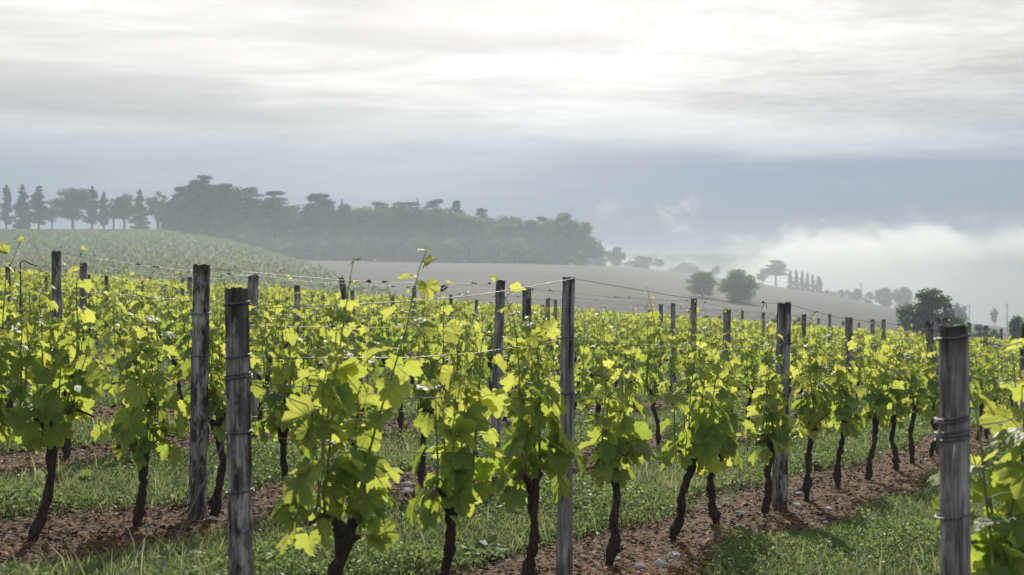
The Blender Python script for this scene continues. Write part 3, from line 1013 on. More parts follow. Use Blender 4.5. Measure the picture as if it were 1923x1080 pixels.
# unremarkable post tips in the rows behind
TIPS = [(87, 520, 5, 7), (167, 516, 6, 5), (268, 528, 5, 8), (310, 534, 5, 9), (540, 552, 6, 7), (586, 548, 5, 9), (607, 555, 6, 7), (662, 544, 8, 5), (737, 553, 7, 6), (792, 563, 4, 9), (835, 567, 4, 8), (847, 553, 7, 5), (895, 563, 7, 6), (923, 567, 5, 8), (1019, 573, 6, 6), (1199, 591, 5, 7), (1220, 582, 7, 5), (1352, 593, 4, 6), (1433, 587, 7, 4), (1478, 600, 5, 7), (1537, 598, 5, 6), (1583, 604, 5, 5), (1613, 606, 4, 6), (1700, 608, 5, 4), (1718, 611, 4, 5), (700, 556, 5, 8), (480, 543, 5, 8), (440, 538, 5, 9), (1150, 586, 4, 8), (1105, 585, 4, 9)]
for i, (px, yt, w, k) in enumerate(TIPS):
    post_at(k, px, yt, w, 'small grey post tip poking out of the distant vine tops', 'post tips over the distant vine tops', 90 + i, R.uniform(-1, 1), dark=R.uniform(.3, .9), rings=8, sides=8, rotten=.1)

# ------------------------------------------------------------------ trellis wires
def wire(k, knots, label, r, ndrop, ntend, seed, group='trellis wires strung from post to post', drop_r=.0054):
    """knots: list of (s, height over ground)"""
    rr = random.Random(seed)
    mb = MB()
    pts = []
    for (s0, h0), (s1, h1) in zip(knots[:-1], knots[1:]):
        n = max(3, int(abs(s1 - s0) / .45))
        for i in range(n):
            u = i / n
            s = s0 + (s1 - s0) * u
            x, y = row_point(k, s)
            x0, y0 = row_point(k, s0); x1, y1 = row_point(k, s1)
            z = (gz(x0, y0) + h0) * (1 - u) + (gz(x1, y1) + h1) * u - .035 * math.sin(u * math.pi)
            pts.append(Vector((x - NV[0] * .055, y - NV[1] * .055, z + rr.uniform(-.003, .003))))
    x, y = row_point(k, knots[-1][0])
    pts.append(Vector((x - NV[0] * .055, y - NV[1] * .055, gz(x, y) + knots[-1][1])))
    mb.tube(pts, r, 6)
    o = mb.build('trellis_wire', [M['wire']])
    tag(o, label, 'wire', group)
    L = len(pts) - 1
    if ndrop:
        dv, df = [], []
        for _ in range(ndrop):
            q = rr.random() * L; i = int(q)
            p = pts[i].lerp(pts[i + 1], q - i)
            ico(dv, df, (p.x, p.y, p.z - r - drop_r * .6), drop_r * rr.uniform(.7, 1.2))
        link_mesh('water_drops', dv, df, [M['drop']], o, True)['kind'] = 'stuff'
    if ntend:
        tb = MB()
        for _ in range(ntend):
            q = rr.random() * L; i = int(q)
            p = pts[i].lerp(pts[i + 1], q - i)
            dd = Vector((DV[0], DV[1], 0))
            L_ = rr.uniform(.02, .055)
            for _ in range(rr.randint(2, 4)):      # bits wound along the wire
                c = p + dd * rr.uniform(-L_, L_) + Vector((0, 0, rr.uniform(-.002, .006)))
                e_ = dd * rr.uniform(.012, .03)
                tb.tube([c - e_, c + Vector((rr.uniform(-.006, .006), 0, rr.uniform(.0, .007))), c + e_], [.0025, rr.uniform(.004, .0065), .002], 5, rr, .35)
            for _ in range(rr.randint(0, 2)):      # a dangling end
                c = p + dd * rr.uniform(-L_, L_)
                w_ = [c]
                for _ in range(3): w_.append(w_[-1] + Vector((rr.uniform(-.014, .014), rr.uniform(-.014, .014), rr.uniform(-.024, .002))))
                tb.tube(w_, [.0022, .002, .0018, .001], 4)
        tb.build('dried_tendrils', [M['tendril']], o)['kind'] = 'stuff'
    return o

def hgt(k, px, py):
    s = s_at(k, px); x, y = row_point(k, s)
    return s, CAM_Z - (py - CY) / F * y - gz(x, y)

sB1, sB2, sB3 = s_at(0, 455), s_at(0, 1060), s_at(0, 1466)
far0 = [(sB3 + 3.3 * i, 1.48) for i in range(1, 9)]
wire(0, [hgt(0, 455, 578), hgt(0, 1060, 523), hgt(0, 1466, 570)] + far0, 'topmost wire of the front row meeting the tip of the tall split post', .0018, 60, 14, 1)
wire(0, [hgt(0, 455, 673), hgt(0, 1060, 636), hgt(0, 1466, 646)] + [(s, 1.16) for s, _ in far0], 'bright twisted wire crossing the leaves between stout end post and split post', .0021, 60, 4, 2)
wire(0, [hgt(0, 455, 716), hgt(0, 1060, 743), hgt(0, 1466, 728)] + [(s, .90) for s, _ in far0], 'slack wire at mid height of the front row', .0020, 40, 0, 3)
wire(0, [hgt(0, 455, 815), hgt(0, 1060, 850), hgt(0, 1466, 800)] + [(s, .60) for s, _ in far0], 'lowest taut wire at trunk-top height of the front row', .0020, 40, 0, 4)
wire(0, [hgt(0, 455, 722), hgt(0, 700, 776)], 'bright strand slanting down from the stout end post into the first vine', .0024, 6, 0, 5)
wire(0, [hgt(0, 455, 927), hgt(0, 640, 905)], 'short low strand from the stout end post to the first vine', .0022, 12, 0, 6)
sA = s_at(-1, 1800)
wire(-1, [hgt(-1, 1800, 640), hgt(-1, 1930, 616), (sA + 6, 1.3)], 'blurred wire from the top of the thick blurred post', .0022, 14, 5, 7)
wire(-1, [hgt(-1, 1800, 796), hgt(-1, 1930, 740), (sA + 6, .9)], 'blurred drop-beaded wire through the nearest leaves', .0022, 18, 0, 8)
wire(-1, [hgt(-1, 1800, 976), hgt(-1, 1930, 930), (sA + 6, .5)], 'low blurred wire beaded with drops beside the thick blurred post', .0022, 20, 0, 9)
for k in range(1, 11):
    s0 = s_at(k, -80)
    own = sorted((s, h) for s, h, w, l in POSTS.get(k, []) )
    end = (VY_END - row_D(k) * NV[1]) / DV[1]
    kn = []
    s = s0 - .5
    ps = [q for q in own if q[0] < end]
    while s < end:
        nxt = [q for q in ps if s - .6 < q[0] <= s + 3.8]
        if nxt:
            kn += [(a, min(b, 1.75) - .02) for a, b in nxt if not kn or a > kn[-1][0] + .3]
            s = kn[-1][0] + 3.2
        else:
            kn.append((s, 1.52)); s += 3.2
    nm = ORD[k + 1]
    wire(k, kn, 'rusty topmost wire with drops and dried tendrils along the %s row back' % nm, .0018, 46, 34 - 2 * k, 20 + k)
    if k < 6:
        wire(k, [(a, b - .32) for a, b in kn], 'thin upper wire just over the leaves of the %s row back' % nm, .0016, 40, 12, 40 + k)
        wire(k, [(a, .60) for a, b in kn], 'low cane wire at trunk-top height of the %s row back' % nm, .0016, 12, 0, 60 + k)

def guy(k, px, py, ds, label, seed, off=0.0):
    s, h = hgt(k, px, py)
    x, y = row_point(k, s)
    a = Vector((x, y - .06, gz(x, y) + h))
    x2, y2 = row_point(k, s - ds)
    b = Vector((x2 + off, y2, gz(x2 + off, y2) - .05))
    mb = MB()
    mb.tube([a.lerp(b, u) + Vector((0, 0, -.02 * math.sin(u * math.pi))) for u in np.linspace(0, 1, 10)], .0021, 6)
    tag(mb.build('guy_wire', [M['tie']]), label, 'guy wire', 'guy wires anchoring the end posts')
guy(0, 440, 715, 1.05, 'grey guy wire slanting from the stout end post down to the left, upper strand', 1)
guy(0, 440, 800, .92, 'grey guy wire slanting from the stout end post down to the left, lower strand', 2, .05)
guy(-1, 1780, 830, .55, 'thin blurred guy wire falling left of the thick blurred post', 3)

# rusty iron bracket sticking up from the vines at far left
mb = MB()
bk = s_at(4, 38); bx_, by_ = row_point(4, bk)
q = [ray(39, 524, by_), ray(38, 494, by_), ray(45, 489, by_), ray(58, 496, by_), ray(70, 500, by_)]
mb.tube([Vector((bx_, by_, gz(bx_, by_) - .05)), q[0], q[1], q[2], q[3], q[4]], [.008, .008, .008, .008, .008, .006], 7)
tag(mb.build('iron_stake', [M['tendril']]), 'bent rusty iron stake hooked like a bracket above the vines at far left', 'stake')
# twisted clip hanging from the top wire of the front row
s_, h_ = hgt(0, 822, 545)
x_, y_ = row_point(0, s_)
mb = MB()
p0 = ray(812, 555, y_ - .06); p1 = ray(820, 544, y_ - .06); p2 = ray(836, 536, y_ - .06)
mb.tube([p0, p1, p2], [.005, .007, .005], 7, R, .3)
mb.tube([p1, ray(830, 546, y_ - .06), ray(842, 538, y_ - .06)], [.004, .005, .003], 6, R, .3)
tag(mb.build('wire_clip', [M['tendril']]), 'dark twisted twig clip hanging on the topmost front-row wire', 'wire clip')

# ------------------------------------------------------------------ grass lanes, litter, stones, weeds
def lane_samples(n, y0, y1, lo, hi, rng, power=1.0):
    """points whose distance from the nearest row line lies in [lo, hi]"""
    out = []
    while sum(len(o) for o in out) < n:
        m = n * 4
        u = rng.random(m)
        Y = y0 * (y1 / y0) ** (u ** power)       # denser near the camera
        X = (rng.random(m) - .5) * (.80 * Y + 1.0)
        D = X * NV[0] + Y * NV[1]
        ph = (D - (ROW0 - .035)) / ROWGAP
        fr = np.abs(ph - np.round(ph)) * ROWGAP
        w = .10 * np.sin(X * 2.1 + Y * 1.3) + .08 * np.sin(X * 5.3 - Y * 3.7) + rng.normal(0, .05, len(X))
        ok = (fr + w > lo) & (fr + w < hi)
        out.append(np.stack([X[ok], Y[ok]], -1))
    return np.concatenate(out)[:n]

def blades(n, y1, rng):
    P = lane_samples(n, 4.0, y1, .57, 9, rng)
    X, Y = P.T
    Z = terrain(X, Y)
    cl = .5 + .5 * np.sin(X * 1.7 + .8 * Y) * np.sin(Y * 1.1 - X)      # taller patches
    H = rng.uniform(.04, .12, n) * (.6 + .75 * cl)
    H = np.where(rng.random(n) < .05, H * 1.9, H)
    W = rng.uniform(.0012, .0026, n) * (1 + Y / 9)
    a = rng.uniform(0, 2 * np.pi, n)
    le = rng.uniform(.15, .9, n) * H
    b = rng.uniform(0, 2 * np.pi, n)
    base = np.stack([X, Y, Z - .01], -1)
    side = np.stack([np.cos(a), np.sin(a), 0 * a], -1) * W[:, None]
    ln = np.stack([np.cos(b), np.sin(b), 0 * b], -1)
    mid = base + ln * (le * .35)[:, None]; mid[:, 2] += H * .62
    tip = base + ln * le[:, None]; tip[:, 2] += H
    v = np.stack([base - side, base + side, mid + side * .8, mid - side * .8, tip + side * .15, tip - side * .15], 1).reshape(-1, 3)
    k = np.arange(n)[:, None] * 6
    f = np.concatenate([k + np.array([0, 1, 2, 3]), k + np.array([3, 2, 4, 5])])
    t = np.repeat(np.clip(rng.uniform(0, .75, n) + .3 * cl, 0, 1), 6)
    return v, f, t

def clover(n, y1, rng, y0=4.0, lo=.55, hmax=.17):
    P = lane_samples(n, y0, y1, lo, 9, rng)
    X, Y = P.T
    cl = .5 + .5 * np.sin(X * 2.3 - .9 * Y) * np.sin(Y * 1.7 + X * .6)
    Z = terrain(X, Y) + rng.uniform(.0, hmax, n) * (.22 + 1.05 * cl * cl)
    S = rng.uniform(.004, .011, n) * (1 + Y / 12)
    nn = rng.normal(0, .75, (n, 3)); nn[:, 2] += .7
    nn = norm(nn)
    td = norm(np.cross(nn, rng.normal(0, 1, (n, 3))))
    sd = np.cross(nn, td)
    c = np.stack([X, Y, Z], -1)
    v = np.stack([c - td * S[:, None], c + sd * (S * .62)[:, None] + nn * (S * .2)[:, None], c + td * S[:, None], c - sd * (S * .62)[:, None] + nn * (S * .2)[:, None]], 1).reshape(-1, 3)
    f = np.arange(n)[:, None] * 4 + np.array([0, 1, 2, 3])
    t = np.repeat(np.clip(rng.uniform(0, 1, n) * .7 + .3 * cl, 0, 1), 4)
    return v, f, t

rg = np.random.default_rng(77)
v1, f1, t1 = blades(105000, 42.0, rg)
o = link_mesh('grass', v1, f1, [M['grass']], attrs={'tint': t1})
tag(o, 'short uneven grass in the lanes between the vine rows', 'grass', kind='stuff')
v1, f1, t1 = clover(430000, 36.0, rg)
o = link_mesh('ground_cover', v1, f1, [M['weed']], attrs={'tint': t1})
tag(o, 'clover and small broad-leaved weeds filling the grassy lanes', 'weeds', kind='stuff')

def litter(n, rng):
    P = lane_samples(n, 4.0, 30.0, -9, .70, rng)
    X, Y = P.T
    Z = terrain(X, Y) + rng.uniform(.0, .022, n)
    L = .0025 + .017 * rng.random(n) ** 2.6; L = L * (1 + Y / 16); W = L * rng.uniform(.10, .5, n)
    a = rng.uniform(0, 2 * np.pi, n)
    td = norm(np.stack([np.cos(a), np.sin(a), rng.normal(0, .28, n)], -1))
    nn = rng.normal(0, .6, (n, 3)); nn[:, 2] += 1
    sd = norm(np.cross(norm(nn), td))
    c = np.stack([X, Y, Z], -1)
    up = norm(np.cross(td, sd)) * (L * rng.uniform(-.3, .3, n))[:, None]
    v = np.stack([c - td * L[:, None], c + sd * W[:, None] + up, c + td * L[:, None], c - sd * W[:, None] + up], 1).reshape(-1, 3)
    f = np.arange(n)[:, None] * 4 + np.array([0, 1, 2, 3])
    pat = .5 + .5 * np.sin(X * 3.1 + np.sin(Y * 2.2)) * np.sin(Y * 2.7)
    return v, f, np.repeat(np.clip(rng.beta(1.5, 2.8, n) * .72 + .42 * pat * rng.random(n), 0, 1), 4)
v1, f1, t1 = litter(230000, rg)
o = link_mesh('ground_litter', v1, f1, [M['litter']], attrs={'tint': t1})
tag(o, 'brown chips, moss and dead leaf litter on the bare strips under the vines', 'litter', kind='stuff')

def stone_mesh(seed):
    rr = random.Random(seed)
    v, f = [], []
    nl, nr = 7, 10
    ax = (1.0, rr.uniform(.6, .85), rr.uniform(.42, .62))
    ph = [rr.uniform(0, 6.28) for _ in range(4)]
    for i in range(nl + 1):
        th = math.pi * i / nl
        for j in range(nr):
            a = 2 * math.pi * j / nr
            r = 1 + .16 * math.sin(2 * a + ph[0]) * math.sin(th) + .12 * math.sin(3 * a + 2 * th + ph[1]) + rr.uniform(-.06, .06)
            v.append((math.sin(th) * math.cos(a) * r * ax[0], math.sin(th) * math.sin(a) * r * ax[1], math.cos(th) * r * ax[2]))
    for i in range(nl):
        for j in range(nr):
            f.append((i * nr + j, (i + 1) * nr + j, (i + 1) * nr + (j + 1) % nr, i * nr + (j + 1) % nr))
    o = link_mesh('stone', v, f, [M['stone']])
    me = o.data
    bpy.data.objects.remove(o)
    return me
SM = [stone_mesh(i) for i in range(6)]
def ground_at(px, py):
    lo, hi = 2.0, 60.0
    for _ in range(60):
        mid = .5 * (lo + hi)
        p = ray(px, py, mid)
        if p.z > gz(p.x, p.y): lo = mid
        else: hi = mid
    return ray(px, py, lo)
STONES = [(1268, 1047, 30, 'pale flat stone below the trunk that leans hard right'), (1240, 1063, 34, 'long pale stone near the bottom edge beside the straight trunk'), (1200, 1066, 22, 'round pale stone at the bottom edge beside the straight trunk'),
          (1497, 952, 24, 'bluish flat stone at the foot of the lumpy trunk'), (1557, 957, 18, 'small bluish stone right of the lumpy trunk'), (1501, 929, 16, 'grey stone left of the lumpy trunk'),
          (1450, 978, 14, 'white stone at the foot of the slim dark post'), (765, 912, 22, 'white rock seen under the second vine, upper of two'), (764, 926, 26, 'white rock seen under the second vine, lower of two'),
          (10, 1062, 26, 'whitish stone at the bottom left corner'), (398, 976, 22, 'pale stone at the foot of the dark cracked post'), (607, 976, 18, 'bluish stone behind the thick forked stump'),
          (1047, 880, 12, 'white stone right of the split post, far lane edge'), (155, 848, 10, 'small white stone on the second mulch strip at left'), (1740, 865, 12, 'white stone close to the big blurred post'),
          (1352, 955, 14, 'grey pebble beside the slim trunk with foot burl'), (1318, 1000, 12, 'small grey stone between the leaning and the slim trunk'), (1160, 1050, 14, 'pale stone at the base of the straight dark trunk'), (1390, 965, 16, 'grey stone at the lane edge near the slim trunk'), (480, 940, 14, 'pale stone right behind the stout end post')]
for i, (px, py, w, lab) in enumerate(STONES):
    p = ground_at(px, py)
    sc = w / 2 / F * p.y
    tag(put('stone', SM[i % 6], None, (p.x, p.y, p.z + sc * .15), (0, 0, R.uniform(0, 6)), (sc, sc, sc)), lab, 'stone', 'pale stones on the bare strips')
rs2 = lane_samples(70, 5.5, 17, -9, .42, rg)
for i, (x, y) in enumerate(rs2):
    sc = R.uniform(.008, .022)
    tag(put('stone', SM[i % 6], None, (x, y, gz(x, y) + sc * .2), (0, 0, R.uniform(0, 6)), (sc, sc, sc)), 'tiny pale pebble among the mulch litter', 'stone', 'tiny pebbles in the mulch')

def dock_mesh(seed, narrow=1.0):
    rr = random.Random(seed)
    v, f, t = [], [], []
    for i in range(13):
        a = rr.uniform(0, 6.28)
        o = Vector((math.cos(a), math.sin(a), 0)); sd = Vector((-math.sin(a), math.cos(a), 0))
        L = rr.uniform(.10, .20); W = L * rr.uniform(.16, .24) * narrow
        el = rr.uniform(.6, 1.35)
        n = len(v); tn = rr.uniform(.1, .9)
        for j in range(7):
            u = j / 6
            ang = el - u * rr.uniform(.5, .8)
            c = o * (L * u * math.cos(ang)) + Vector((0, 0, L * u * math.sin(ang)))
            w = W * (math.sin(math.pi * min(1, .12 + u * .88)) ** .7)
            v += [c - sd * w + Vector((0, 0, w * .3)), c, c + sd * w + Vector((0, 0, w * .3))]
            t += [tn, tn * .7, tn]
        for j in range(6):
            for q in (0, 1):
                f.append((n + j * 3 + q, n + j * 3 + q + 1, n + (j + 1) * 3 + q + 1, n + (j + 1) * 3 + q))
    o = link_mesh('dock_plant', v, f, [M['weed']], attrs={'tint': t})
    me = o.data
    bpy.data.objects.remove(o)
    return me
DM = [dock_mesh(i, 1 + .3 * (i % 3)) for i in range(5)]
DOCKS = [(330, 1062, 'upright broad-leaved dock plant left of the stout end post'), (255, 1075, 'broad-leaved weed at the bottom left edge'), (640, 1068, 'dock leaves beside the thick forked stump'), (745, 1075, 'leafy dock between the first two front vines'),
         (895, 1050, 'tufted long-leaved weed right of the second front vine'), (790, 975, 'broad-leaved weed behind the second front vine'), (1110, 950, 'dock plant right of the tall split post'), (1520, 880, 'dark green dock at the lane edge behind the lumpy trunk'),
         (160, 905, 'broad-leaved weed in the lane left of the slender trunk'), (90, 905, 'broad-leaved weed by the bent trunk in the left corner'), (1085, 955, 'small dock right against the split post')]
for i, (px, py, lab) in enumerate(DOCKS):
    p = ground_at(px, py)
    q = R.uniform(.75, 1.15)
    tag(put('dock_plant', DM[i % 5], None, (p.x, p.y, p.z - .01), (0, 0, R.uniform(0, 6)), (q, q, q)), lab, 'weed', 'broad-leaved weeds in the grass')

# ------------------------------------------------------------------ trees
def clumps(centers, radii, per, size, rng, flat=1.0, tint=(0, 1)):
    """leaf clump quads spread through blobs"""
    V, Fc, T = [], [], []
    n0 = 0
    for c, r in zip(centers, radii):
        n = max(6, int(per * (r if np.isscalar(r) else r[0]) ** 2))
        d = norm(rng.normal(0, 1, (n, 3)))
        rad_ = rng.uniform(.2, 1.25, (n, 1)) ** .7
        rv = np.array([r, r, r * flat]) if np.isscalar(r) else np.array(r)
        p = np.array(c) + d * rad_ * rv
        nn = norm(d * .6 + rng.normal(0, .6, (n, 3)) + np.array((0, 0, .35)))
        td = norm(np.cross(nn, rng.normal(0, 1, (n, 3))))
        sd = np.cross(nn, td)
        s = rng.uniform(.5, 1.25, (n, 1)) * size
        q = np.stack([p - td * s, p + sd * s * .7 + nn * s * .2, p + td * s * rng.uniform(.6, 1.2, (n, 1)), p - sd * s * .7 - nn * s * .15], 1)
        V.append(q.reshape(-1, 3))
        T.append(np.repeat(np.clip(rng.uniform(*tint) + rng.uniform(-.3, .3, n), 0, 1), 4))
        Fc.append(n0 + np.arange(n)[:, None] * 4 + np.array([0, 1, 2, 3]))
        n0 += 4 * n
    return np.concatenate(V), np.concatenate(Fc), np.concatenate(T)

def tree_meshes(kind, seed):
    """unit trees 10 m high: returns (trunk mesh, crown mesh)"""
    rng = np.random.default_rng(seed); rr = random.Random(seed)
    mb = MB()
    C, Rd = [], []
    mat = M['tree_leaf']; size = .19; per = 200; flat = .8
    if kind in ('round', 'tall', 'open', 'bush', 'dense'):
        lo = {'round': .14, 'tall': .14, 'open': .22, 'bush': .0, 'dense': .02}[kind]
        wid = {'round': 3.3, 'tall': 2.4, 'open': 2.9, 'bush': 4.6, 'dense': 3.3}[kind]
        nb = {'round': 44, 'tall': 36, 'open': 32, 'bush': 40, 'dense': 64}[kind]
        mid = (10 * (1 + lo)) / 2; hh = 10 * (1 - lo) / 2
        if kind == 'bush': mid, hh = 3.2, 6.4
        if kind == 'dense': mid, hh = 4.4, 5.5
        tr = [(rr.uniform(-.15, .15) * i, rr.uniform(-.15, .15) * i, z) for i, z in enumerate((-.4, 2, 4.2, 6.4))]
        mb.tube(tr, [.36, .28, .2, .09], 8, rr, .1)
        for i in range(nb):
            d = norm(rng.normal(0, 1, 3))
            k = rng.uniform(.35, .95)
            zz = d[2] * k
            wz = wid * (1 - .25 * max(0, zz)) * (1.0 if zz > -.5 else .8)
            c = (d[0] * k * wz, d[1] * k * wz, mid + zz * hh * .86)
            r = rng.uniform(.55, 1.35) * (1.0 if kind != 'open' else .8)
            C.append(c); Rd.append(r)
            if i % 2 == 0:
                z0 = rr.uniform(2.0, 5.0) if kind not in ('bush', 'dense') else .5
                mb.tube([(tr[1][0], tr[1][1], z0), (c[0] * .5, c[1] * .5, (z0 + c[2]) / 2 + .3), c], [.13, .08, .03], 5, rr, .1)
        mat = M['pale_tree_leaf'] if seed % 3 == 0 else M['tree_leaf']
    elif kind in ('cedar', 'umbrella'):
        mat = M['needle']; flat = .2; per = 60
        tr = [(0, 0, -.4), (.1, .05, 3), (.0, .2, 6), (.1, .1, 9.2)]
        mb.tube(tr, [.42, .34, .24, .07], 8, rr, .08)
        levels = np.linspace(.6, 9.5, 20) if kind == 'cedar' else np.linspace(4.6, 9.6, 8)
        for z in levels:
            u = max(0, (z - 1.6) / 8.4)
            base_r = (4.2 * (1 - u) ** .55 + .7) if kind == 'cedar' else 3.5 * (1 - max(0, (z - 7.6) / 4.2))
            for q_ in range(7 if z < 8.5 else 4):
                a = rr.uniform(0, 6.28)
                rad_ = base_r * rr.uniform(.35, .9) * (0 if q_ == 0 else 1)
                c = (math.cos(a) * rad_, math.sin(a) * rad_, z + rr.uniform(-.3, .3) - .05 * rad_)
                r = rr.uniform(.75, 1.35) * (1 if z < 8 else .8)
                C.append(c); Rd.append((r * 1.45, r * 1.45, r * .27))
                mb.tube([(0, .1, z - .7), (c[0] * .5, c[1] * .5, z - .15), c], [.12, .08, .03], 5, rr, .1)
        size = .17; per = 105
    elif kind in ('pine', 'spire', 'cypress'):
        mat = M['needle']
        mb.tube([(0, 0, -.4), (.05, 0, 5), (0, .05, 9.8)], [.26, .17, .03], 7, rr, .08)
        z = {'pine': 2.0, 'spire': .6, 'cypress': .3}[kind]
        wid = {'pine': 2.0, 'spire': 2.1, 'cypress': 1.25}[kind]
        while z < 9.9:
            u = z / 10
            rz = wid * (1 - u) ** .75 * rr.uniform(.55, 1.3) + .12
            if kind == 'pine': rz *= .75 + .5 * math.sin((u - .2) * 3.2)
            for _ in range(4):
                a = rr.uniform(0, 6.28)
                c = (math.cos(a) * rz * .55, math.sin(a) * rz * .55, z + rr.uniform(-.2, .2) - rz * .1)
                C.append(c); Rd.append((rz * .5 + .15, rz * .5 + .15, .32))
                if kind == 'pine': mb.tube([(0, 0, z), c], [.07, .03], 5, rr, .1)
            z += rr.uniform(.45, .7)
        size = .18; per = 230
    v, f, t = clumps(C, Rd, per, size, rng, flat)
    cr = link_mesh('crown', v, f, [mat], attrs={'tint': t})
    tr_ = mb.build('trunk', [M['trunk']])
    a, b = tr_.data, cr.data
    bpy.data.objects.remove(cr); bpy.data.objects.remove(tr_)
    return a, b

TREES = {}
for kind, n in (('round', 4), ('dense', 5), ('tall', 3), ('open', 3), ('bush', 4), ('cedar', 3), ('umbrella', 3), ('pine', 3), ('spire', 2), ('cypress', 2)):
    TREES[kind] = [tree_meshes(kind, 40 + 7 * len(TREES) + i) for i in range(n)]
NATW = {'round': 8.2, 'dense': 8.2, 'tall': 6.2, 'open': 7.0, 'bush': 10.6, 'cedar': 9.0, 'umbrella': 8.0, 'pine': 4.2, 'spire': 4.2, 'cypress': 2.4}
TNAME = {'dense': ('deciduous_tree', 'tree'), 'round': ('deciduous_tree', 'tree'), 'tall': ('deciduous_tree', 'tree'), 'open': ('deciduous_tree', 'tree'), 'bush': ('shrub', 'shrub'), 'cedar': ('cedar_tree', 'cedar'), 'umbrella': ('cedar_tree', 'cedar'), 'pine': ('pine_tree', 'pine'), 'spire': ('conifer_tree', 'conifer'), 'cypress': ('cypress_tree', 'cypress')}

def tree(kind, px, ytop, wpx, Y, label, group=None, sink=0.0):
    x = (px - CX) / F * Y
    z = gz(x, Y) - sink
    top = CAM_Z - (ytop - CY) / F * Y
    h = max(top - z, 1.0)
    w = wpx / F * Y
    tm, cm = R.choice(TREES[kind])
    nm, cat = TNAME[kind]
    e = empty(nm, (x, Y, z), R.uniform(0, 6.28))
    tag(e, label, cat, group)
    sx = w / NATW[kind]; sz = h / 10.0
    put('trunk', tm, e, scale=(min(sx, sz), min(sx, sz), sz))
    put('crown', cm, e, scale=(sx, sx, sz))
    return e

GR = 'trees along the crest of the green hill'
GW = 'trees of the wooded slope'
GF = 'trees and bushes along the foot of the wood'
T1 = [('pine', 12, 347, 26, 466, 'dark conifer at the left border of the crest', GR), ('spire', 42, 348, 32, 462, 'dense dark conifer, second from the left border of the crest', GR), ('pine', 73, 348, 38, 462, 'dark pine with a bare lower trunk, third from the left border', GR),
      ('open', 98, 384, 34, 460, 'small thin tree between the pine and the large light green tree', GR), ('round', 137, 346, 62, 462, 'large light green tree in the row of dark conifers', GR), ('pine', 173, 349, 30, 464, 'tall narrow dark pine just right of the large light green tree', GR),
      ('pine', 195, 359, 24, 460, 'slim dark pine, shorter of two side by side', GR), ('open', 213, 368, 26, 462, 'small thin tree right of the slim pine', GR), ('round', 233, 360, 42, 460, 'rounded green tree midway along the crest row', GR), ('spire', 262, 357, 30, 462, 'pointed dark conifer with dense foot, near the gap showing sky', GR),
      ('open', 297, 353, 50, 462, 'open-crowned green tree with forked trunk at the gap showing sky', GR), ('tall', 322, 375, 30, 466, 'narrow tree tucked against the big cedar group', GR),
      ('cedar', 344, 347, 56, 452, 'dark cedar at the left end of the big cedar group', GW), ('cedar', 382, 329, 92, 450, 'tallest dark cedar with layered plates', GW), ('cedar', 424, 341, 74, 448, 'dark cedar on the right shoulder of the tallest cedar', GW), ('spire', 360, 338, 46, 456, 'dark conifer filling the gap in the big cedar group', GW),
      ('umbrella', 466, 352, 66, 444, 'flat-topped cedar, lower left of a pair with bare limbs', GW), ('umbrella', 514, 361, 80, 442, 'wide flat-topped cedar with bare forked limbs', GW), ('cedar', 604, 359, 92, 440, 'cedar with a peaked top and drooping plates, standing apart', GW), ('pine', 642, 373, 24, 440, 'thin ragged conifer immediately right of the peaked cedar', GW),
      ('dense', 684, 379, 66, 446, 'rounded tree right of the thin ragged conifer', GW), ('umbrella', 716, 377, 60, 448, 'low domed cedar on the skyline of the wood', GW), ('umbrella', 768, 381, 110, 444, 'broad domed dark cedar at the centre of the wood', GW), ('spire', 784, 373, 14, 450, 'tiny pointed treetop over the broad domed cedar', GW), ('umbrella', 815, 372, 56, 452, 'hazy flat cedar behind the broad domed one', GW),
      ('umbrella', 856, 375, 38, 440, 'small umbrella-shaped cedar standing above the wood', GW), ('umbrella', 902, 391, 46, 440, 'wind-swept flat cedar right of the umbrella-shaped one', GW), ('tall', 934, 408, 42, 440, 'green tree right of the wind-swept cedar', GW), ('tall', 966, 398, 44, 438, 'pointed tree on the sloping skyline of the wood', GW), ('dense', 1000, 408, 54, 436, 'rounded tree left of the big end tree', GW), ('umbrella', 1020, 405, 40, 440, 'small flat-topped tree by the big end tree', GW),
      ('dense', 1058, 404, 92, 430, 'big rounded tree that ends the wood on the right', GW), ('spire', 1128, 450, 12, 424, 'thin spindly treetop right of the big end tree', GW), ('dense', 1124, 456, 46, 424, 'low rounded tree beyond the end of the wood', GW), ('dense', 1156, 457, 46, 420, 'darker rounded tree, last before the valley mist', GW)]
for a in T1:
    a = list(a)
    if a[6] == GR: a[3] *= 1.3 if a[0] in ('pine', 'spire') else 1.45
    tree(*a[:6], group=a[6])
